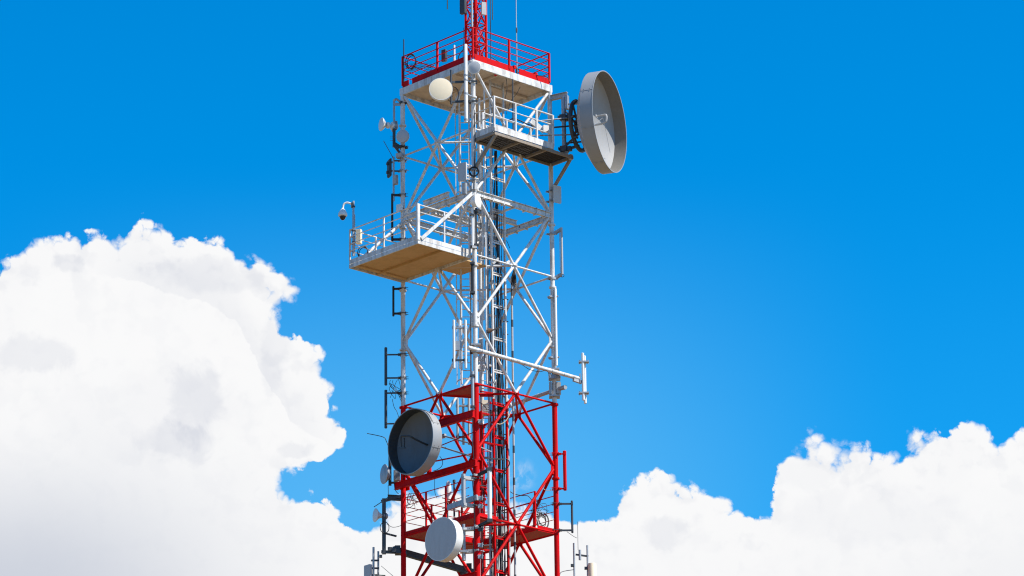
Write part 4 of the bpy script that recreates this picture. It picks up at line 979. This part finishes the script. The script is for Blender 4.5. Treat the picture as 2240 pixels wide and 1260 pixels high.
# ---- lower right neighbours at the bottom edge
t = thing('aerial_mount', 'two thin grey poles joined by a bar at the lower edge', 'antenna mount', Y(1272, 1330, .6))
pole(t, 1257, 1188, 1400, .6, .036, GV); pole(t, 1286.5, 1193, 1400, .6, .036, GV)
arm(t, Y(1259, 1213, .6), Y(1287, 1217, .6), .06, DG); mb = MB(); [mb.box(Y(x, y, .55), V3((.06, 0, 0)), V3((0, .05, 0)), EZ*.05) for x, y in ((1252, 1237), (1282, 1243))]; obj('bracket', mb, DG, t)
mb = MB(); mb.path(spline([Y(1256, 1246, .6), Y(1232, 1250, .6), Y(1225, 1256, .6), Y(1224, 1275, .6)]), .014, 6); obj('lead', mb, GV, t)
mb = MB(); mb.bar(Y(1262, 1330, .6), V3((LR.x, LR.y, zat(1218, 1330, YR))), .08, .08); mb.bar(Y(1257, 1345, .6), Y(1290, 1345, .6), .08, .08); obj('arm', mb, GV, t)
t = whip('hair-thin whip standing above the joined grey poles', 1264, 1141, 1203, .55, .010, DG); pole(t, 1268.5, 1203, 1225, .55, .05, GV, 'base')
t = thing('drum_antenna', 'cream upright cylinder at the lower edge beside a grey pole', 'antenna', Y(1296, 1330, .5))
a, b = vert(1296, 1233, 1340, .5); lath(t, 'radome', CR, b, EZ, [(.14, 0), (.155, .02), (.155, (a-b).z-.02), (.15, (a-b).z)], 32); arm(t, Y(1287, 1260, .6), Y(1296, 1260, .5), .06, DG)

# ---- cables down the tower
rc = random.Random(3)
def cable(px, y0, y1, yy, r, m, wob=.03, name='feeder_cable', label='thin feeder cable among others running down beside the cable ladder', group='feeder cables down the cable ladder'):
    pts = []; n = max(3, int((y1-y0)/45)); a, b = vert(px, y0, y1, yy)
    for i in range(n+1):
        f_ = i/n; pts.append(a+(b-a)*f_+V3((rc.uniform(-wob, wob), rc.uniform(-wob, wob), 0)))
    mb = MB(); mb.path(spline(pts, 4), r, 7); o = obj(name, mb, m); tag(o, label, 'cable', group); return o
YC = S(.49, CLQ+.05, 0).y
for px, y0, y1, r, m in ((1079.5, 300, 1330, .014, BK), (1082, 470, 1330, .014, DG), (1084.5, 250, 1330, .012, BK), (1087, 330, 1330, .016, BK),
                         (1089.5, 470, 1330, .02, BK), (1094, 500, 1330, .022, GV), (1096.5, 420, 1330, .014, DG), (1099, 250, 1330, .012, BK), (1101.5, 560, 1330, .016, BK),
                         (1103, 640, 1330, .012, BK), (1083, 600, 1330, .016, GV), (1086, 560, 1330, .014, GP), (1097.5, 700, 1330, .02, BK), (1100, 600, 1330, .014, GV), (1064, 520, 840, .013, BK), (1076, 460, 1330, .014, BK), (1058, 880, 1330, .013, BK), (1055, 960, 1330, .012, DG), (1078, 200, 560, .013, BK), (1063, 250, 440, .012, BK), (1067, 430, 1330, .014, BK), (1071, 480, 1330, .016, DG), (1073.5, 520, 1330, .012, BK), (1092, 860, 1330, .03, BK)):
    cable(px, y0, y1, YC+rc.uniform(-.1, .15), r, m)
cable(1091.5, 330, 1330, YC-.02, .042, BK, .015, label='thickest black cable of the bundle running down the cable ladder', group=None)
cable(1069.5, 470, 1330, YC-.3, .035, GV, .01, label='grey armoured cable between the corner leg and the cable ladder', group=None)
cable(1038, 240, 420, -2.98, .018, BK, .03, label='black cable clipped to the corner leg above the beam ring', group=None)
cable(1030, 640, 840, -3.0, .014, BK, .02, label='thin cable along the corner leg above the paint change', group=None)
cable(1035.5, 905, 1250, -2.97, .016, BK, .04, label='black cable down the red corner leg', group=None)
cable(1074, -10, 140, mc.y-.45, .018, BK, .03, label='black cable running up the red mast', group=None)
cable(1013.5, 60, 140, mc.y, .014, BK, .03, label='thin black cable on the shaded mast leg', group=None)
def conduit(label, px, y0, y1, yy, r):
    a, b = vert(px, y0, y1, yy); t = thing('conduit', label, 'pipe', b); mb = MB(); mb.tube(b, a, r, 12); obj('pipe', mb, GP, t)
    z = b.z+1.1
    while z < a.z-.3:
        mb = MB(); mb.lathe(V3((a.x, a.y, z)), EZ, [(r*1.1, -.14), (r*1.1, .14)], 12); obj('sleeve', mb, DG, t); z += 1.22
    return t
conduit('long pale pipe with dark sleeves standing clear of the cable ladder', 1123.5, 605, 1330, -.9, .04)
mb = MB()
a, b = vert(1113.2, 880, 1330, -.6); mb.tube(b, a, .042, 12); tag(obj('conduit', mb, GP), 'plain pale pipe next to the cable ladder in the red section', 'pipe')
t = thing('cable_tail', 'ragged black bundle of cable ends hanging at the bracing crossing', 'cable', Y(1124, 628, -1))
for i in range(9):
    x = 1120.5+i*.85; mb = MB(); wire(mb, [Y(1124, 592, -1), Y(x, 603, -1-.05*(i % 3)), Y(x+rc.uniform(-1.5, 1.5), 616, -1), Y(x+rc.uniform(-2, 2), 620+rc.uniform(0, 8), -1)], .022); obj('cable_end', mb, BK, t)
# loose leads
def lead(label, pts, yy, r=.011, m=BK):
    mb = MB(); wire(mb, [Y(x, y, yy) for x, y in pts], r); tag(obj('cable', mb, m), label, 'cable')
lead('black lead drooping under the slanting boom', [(1115, 790), (1140, 797), (1158, 808), (1180, 813), (1195, 810), (1201, 820), (1204, 835)], -1.5)
lead('black lead curling down from the slanting boom at the corner leg', [(1062, 745), (1060, 775), (1063, 800), (1075, 825), (1085, 850)], -2.7, .014)
lead('thin hooked lead sticking out behind the beam ring', [(1100, 526), (1108, 527), (1112, 535), (1115, 543)], -.5)
lead('black lead looped on the dark drum mount of the upper platform', [(990, 212), (985, 200), (991, 190), (1001, 197), (1002, 215), (995, 224), (985, 222), (975, 213)], -3.0, .016)
lead('cable sagging from the red railing toe board to the grating balcony', [(1100, 150), (1107, 170), (1109, 195), (1105, 220), (1108, 250)], -1.6)
lead('thin lead from the toe board crossing under the top platform', [(1138, 190), (1130, 205), (1118, 220), (1112, 240)], -1.2)
lead('black lead draped along the railing opposite the mast', [(1075, 125), (1100, 140), (1130, 150), (1160, 163), (1195, 168), (1202, 178)], -.6, .016)
lead('black leads looped over the mast base', [(1003, 145), (1003, 125), (1010, 112), (1014, 108)], -.3, .02)
lead('thick black lead behind the grating balcony railing', [(1110, 268), (1120, 260), (1135, 263), (1150, 270), (1165, 275)], -1.2, .024)
lead('lead hanging below the dark open dish', [(948, 1030), (955, 1028), (966, 1020), (968, 1008), (962, 998)], -2.3)
lead('lead dangling between the dark open dish and walkway', [(951, 1045), (951, 1075), (956, 1090)], -2.0, .009)
lead('wavy lead down the outrigger post', [(849, 1062), (849, 1085), (843, 1092)], YL, .012)
lead('curled lead around the flared horn dish', [(840, 1140), (832, 1150), (834, 1162), (843, 1166), (850, 1160), (850, 1148), (843, 1141)], YL-.1, .014)
lead('thin lead from the outrigger post to the red leg', [(846, 1146), (858, 1153), (870, 1152), (878, 1149)], YL-.1, .009)
lead('lead hanging at the white round dish', [(862, 1056), (864, 1070), (869, 1078), (872, 1080)], YL, .012)
lead('lead under the thin dark grey aerial', [(1240, 1163), (1250, 1170), (1256, 1174), (1262, 1177)], YR, .009)
lead('lead under the white folded loop aerial', [(1222, 600), (1229, 606), (1234, 603), (1229, 596)], YR, .011)
lead('black lead along the beam ring', [(1135, 497), (1150, 490), (1165, 488), (1185, 478), (1196, 474)], 1.2, .02)
lead('black lead sagging across the walkway railing', [(1112, 1073), (1124, 1080), (1140, 1084), (1155, 1085), (1164, 1095)], -.3, .014)
lead('fine pale lead at the red leg above the walkway', [(1188, 1069), (1195, 1073), (1204, 1073), (1208, 1070)], YR-.2, .012, GP)
coil('cable_coil', 'tangled black cable coil hanging over the walkway deck', Y(1186, 1140, .4), nrm(25), .19, 5, BK, jit=.35, r=.012, up=1.3)
rt = random.Random(11)
def tangle(label, x0, x1, y0, y1, yy, n, r=.009):
    t = thing('cable_tangle', label, 'cable', Y((x0+x1)/2, y1, yy))
    for i in range(n):
        pts = [(rt.uniform(x0, x1), rt.uniform(y0, y1)) for _ in range(4)]; mb = MB(); wire(mb, [Y(x, y, yy+rt.uniform(-.1, .1)) for x, y in pts], r); obj('loose_lead', mb, BK, t)
tangle('thin black leads tangled beside the white leg at the paired arm aerials', 851, 880, 828, 880, YL-.05, 6)
tangle('thin leads tangled inside the walkway railing by the shaded leg', 888, 915, 1070, 1112, YL-.3, 6)
tangle('thin leads tangled over the walkway near the red leg', 1162, 1200, 1085, 1135, .4, 8, .008)
tangle('thin leads looping on the railing corner beside the cable coil', 890, 955, 140, 175, -.4, 4, .008)
lead('thin lead dangling past the dark open dish rim', [(858, 873), (862, 890), (868, 900), (872, 912)], YL-.1, .01)

# ---- small steelwork and fittings round the corner leg and the cable ladder
rx = random.Random(21)
for py in (432, 470, 512, 535, 560, 585, 618, 655, 688, 760, 798, 835, 880, 935, 972, 1010, 1050, 1090, 1130, 1165, 1200, 1235):
    mb = MB(); y_ = YC-.12; a, b = Y(1066, py, y_), Y(1084+rx.uniform(-2, 3), py+4, y_+.1); mb.bar(a, b, .035, .04)
    for t_ in (.35, .65, .95): mb.box(a+(b-a)*t_, V3((.03, 0, 0)), V3((0, .03, 0)), EZ*.045)
    obj('cable_bracket', mb, (WH if py < 850 else (RD if rx.random() < .4 else GV)), T)
for py in (655, 675, 703, 731, 868, 903, 950, 978, 1024, 1066, 1095, 1121, 1170, 1200, 1228):
    mb = MB(); mb.bar(Y(1100, py, YC+.15), Y(1112, py+.5, YC+.15), .03, .03); obj('cable_bracket', mb, DG, T)
for x0, y0, x1, y1, r, m, d in ((1046, 573, 1062, 565, .03, WH, -2.5), (1062, 593, 1082, 575, .05, GV, -1.4), (1078, 577, 1090, 565, .06, GP, -1.5), (1058, 585, 1125, 570, .014, GP, -1.2),
        (1108, 575, 1119, 569, .07, WH, -1.4), (1103, 854, 1122, 850, .07, WH, -1.4), (1046, 742, 1062, 738, .03, WH, -2.6), (1066, 727, 1098, 715, .03, DG, -1.6), (1044, 975, 1075, 988, .03, GV, -2.2),
        (1047, 966, 1100, 975, .045, RD, -1.9), (1054, 987, 1076, 987, .02, RD, -1.5), (1052, 1002, 1104, 1005, .04, DG, -1.4), (1045, 1063, 1066, 1068, .03, RD, -2.2), (1048, 1098, 1066, 1106, .03, RD, -2.2),
        (1050, 856, 1078, 860, .04, RD, -1.9), (1050, 866, 1080, 866, .05, RD, -1.6), (1046, 902, 1070, 907, .05, RD, -2.0), (1050, 1062, 1085, 1064, .02, DG, -1.4), (1046, 1128, 1098, 1140, .06, RD, -2.3),
        (1058, 1193, 1076, 1191, .03, DG, -1.6), (1050, 1202, 1070, 1204, .05, RD, -1.7), (1060, 346, 1080, 342, .05, WH, -1.2), (1053, 363, 1070, 371, .03, WH, -1.6), (1050, 280, 1066, 284, .045, WH, -2.0), (1062, 274, 1080, 280, .03, WH, -1.4)):
    mb = MB(); mb.bar(Y(x0, y0, d), Y(x1, y1, d+.15), r, r*1.3); obj('bracket_bar', mb, m, T)
# warm rusty cone-shaped cable hanger on the ladder upright
t = thing('cable_hanger', 'rusty brown wedge hanger with thin arm beside the white cable ladder', 'hanger', Y(1066, 728, -1.6))
mb = MB(); c = Y(1067, 724, -1.6); mb.lathe(c, V3((1, 0, .25)), [(.12, 0), (.09, .08), (.03, .2)], 12); obj('wedge', mb, RU, t); mb = MB(); mb.tube(c+V3((.15, 0, .03)), Y(1096, 715, -1.55), .02, 8); obj('arm', mb, DG, t)
# black rubber loops where leads leave the flat panel at the corner leg
coil('cable_coil', 'black drip loops round the corner leg beside the grey flat panel', Y(1037, 376, -3.0), nrm(-10), .17, 2, BK, r=.022, up=1.0)
for i, (pts, r) in enumerate((([(1055, 430), (1060, 440), (1066, 455), (1063, 470), (1070, 480)], .018), ([(1045, 468), (1050, 478), (1052, 495), (1047, 515)], .016), ([(1060, 425), (1068, 436), (1073, 445), (1075, 470)], .016),
        ([(1034, 505), (1033, 520), (1036, 530), (1041, 533)], .016), ([(1046, 555), (1050, 563), (1058, 566), (1068, 563)], .015))):
    lead(('black lead hooked below the beam ring at the corner leg', 'black lead on the inside of the corner leg', 'black lead bending down to the cable ladder under the beam ring', 'black drip loop at the black pipe on the corner leg', 'black lead at the big balcony floor by the corner leg')[i], pts, -2.4, r)
lead('black lead curving out of the red cable ladder and back', [(1106, 1003), (1113, 1008), (1114, 1016), (1106, 1028), (1098, 1038), (1094, 1048)], -1.2, .022)
lead('pale curved lead across the red cable ladder', [(1084, 925), (1094, 928), (1105, 922), (1112, 912), (1119, 897)], -1.4, .016, CR)
lead('pale curved lead low on the red cable ladder', [(1090, 1175), (1098, 1174), (1106, 1166), (1114, 1152)], -1.4, .014, CR)
lead('black arc of cable beside the red corner leg', [(1042, 893), (1044, 883), (1050, 881), (1058, 886), (1066, 897)], -2.6, .016)
t = thing('radio_unit', 'pale finned radio unit behind the red corner leg at the paint change', 'radio unit', Y(1062, 908, -1.8))
mb = MB(); mb.rbox(Y(1061, 892, -1.8), V3((.11, 0, 0)), EZ*.27, V3((0, .09, 0)), .15); obj('case', mb, CR, t)
for i in range(4):
    mb = MB(); mb.box(Y(1064, 884+i*5, -1.9), V3((.09, 0, 0)), V3((0, .02, 0)), EZ*.012); obj('fin', mb, GP, t)
t = thing('radio_unit', 'grey shaded radio box below the grey flat panel at the corner leg', 'radio unit', Y(1015, 425, -3.1))
mb = MB(); mb.rbox(Y(1016, 413, -3.1), side(-30)*.08, EZ*.22, nrm(-30)*.06, .15); obj('case', mb, GV, t); mb = MB(); mb.box(Y(1016, 413, -3.1)+nrm(-30)*.066, side(-30)*.06, EZ*.19, nrm(-30)*.006); obj('lid', mb, GP, t)
# galvanised U-bolt brackets on the red corner leg
for py in (1090, 1108, 1158, 1193, 1218, 922):
    mb = MB(); c = Y(1051, py, YN-.12); mb.box(c, V3((.09, 0, 0)), V3((0, .05, 0)), EZ*.07); mb.box(c+V3((.07, -.06, 0)), V3((.012, 0, 0)), V3((0, .05, 0)), EZ*.09); mb.tube(c+V3((-.1, -.04, .04)), c+V3((.12, -.04, .02)), .014, 6); obj('clamp', mb, GV if py != 1158 else DG, T)
mb = MB(); mb.tube(S(-0.05, -0.05, -1.9), S(-0.05, 1.0, -2.2), .02, 8); obj('bracing_rod', mb, RD, T)
mb = MB(); mb.tube(S(0.05, 0.06, -2.55), S(0.05, 0.62, -2.4), .03, 8); obj('bracing_rod', mb, RD, T)
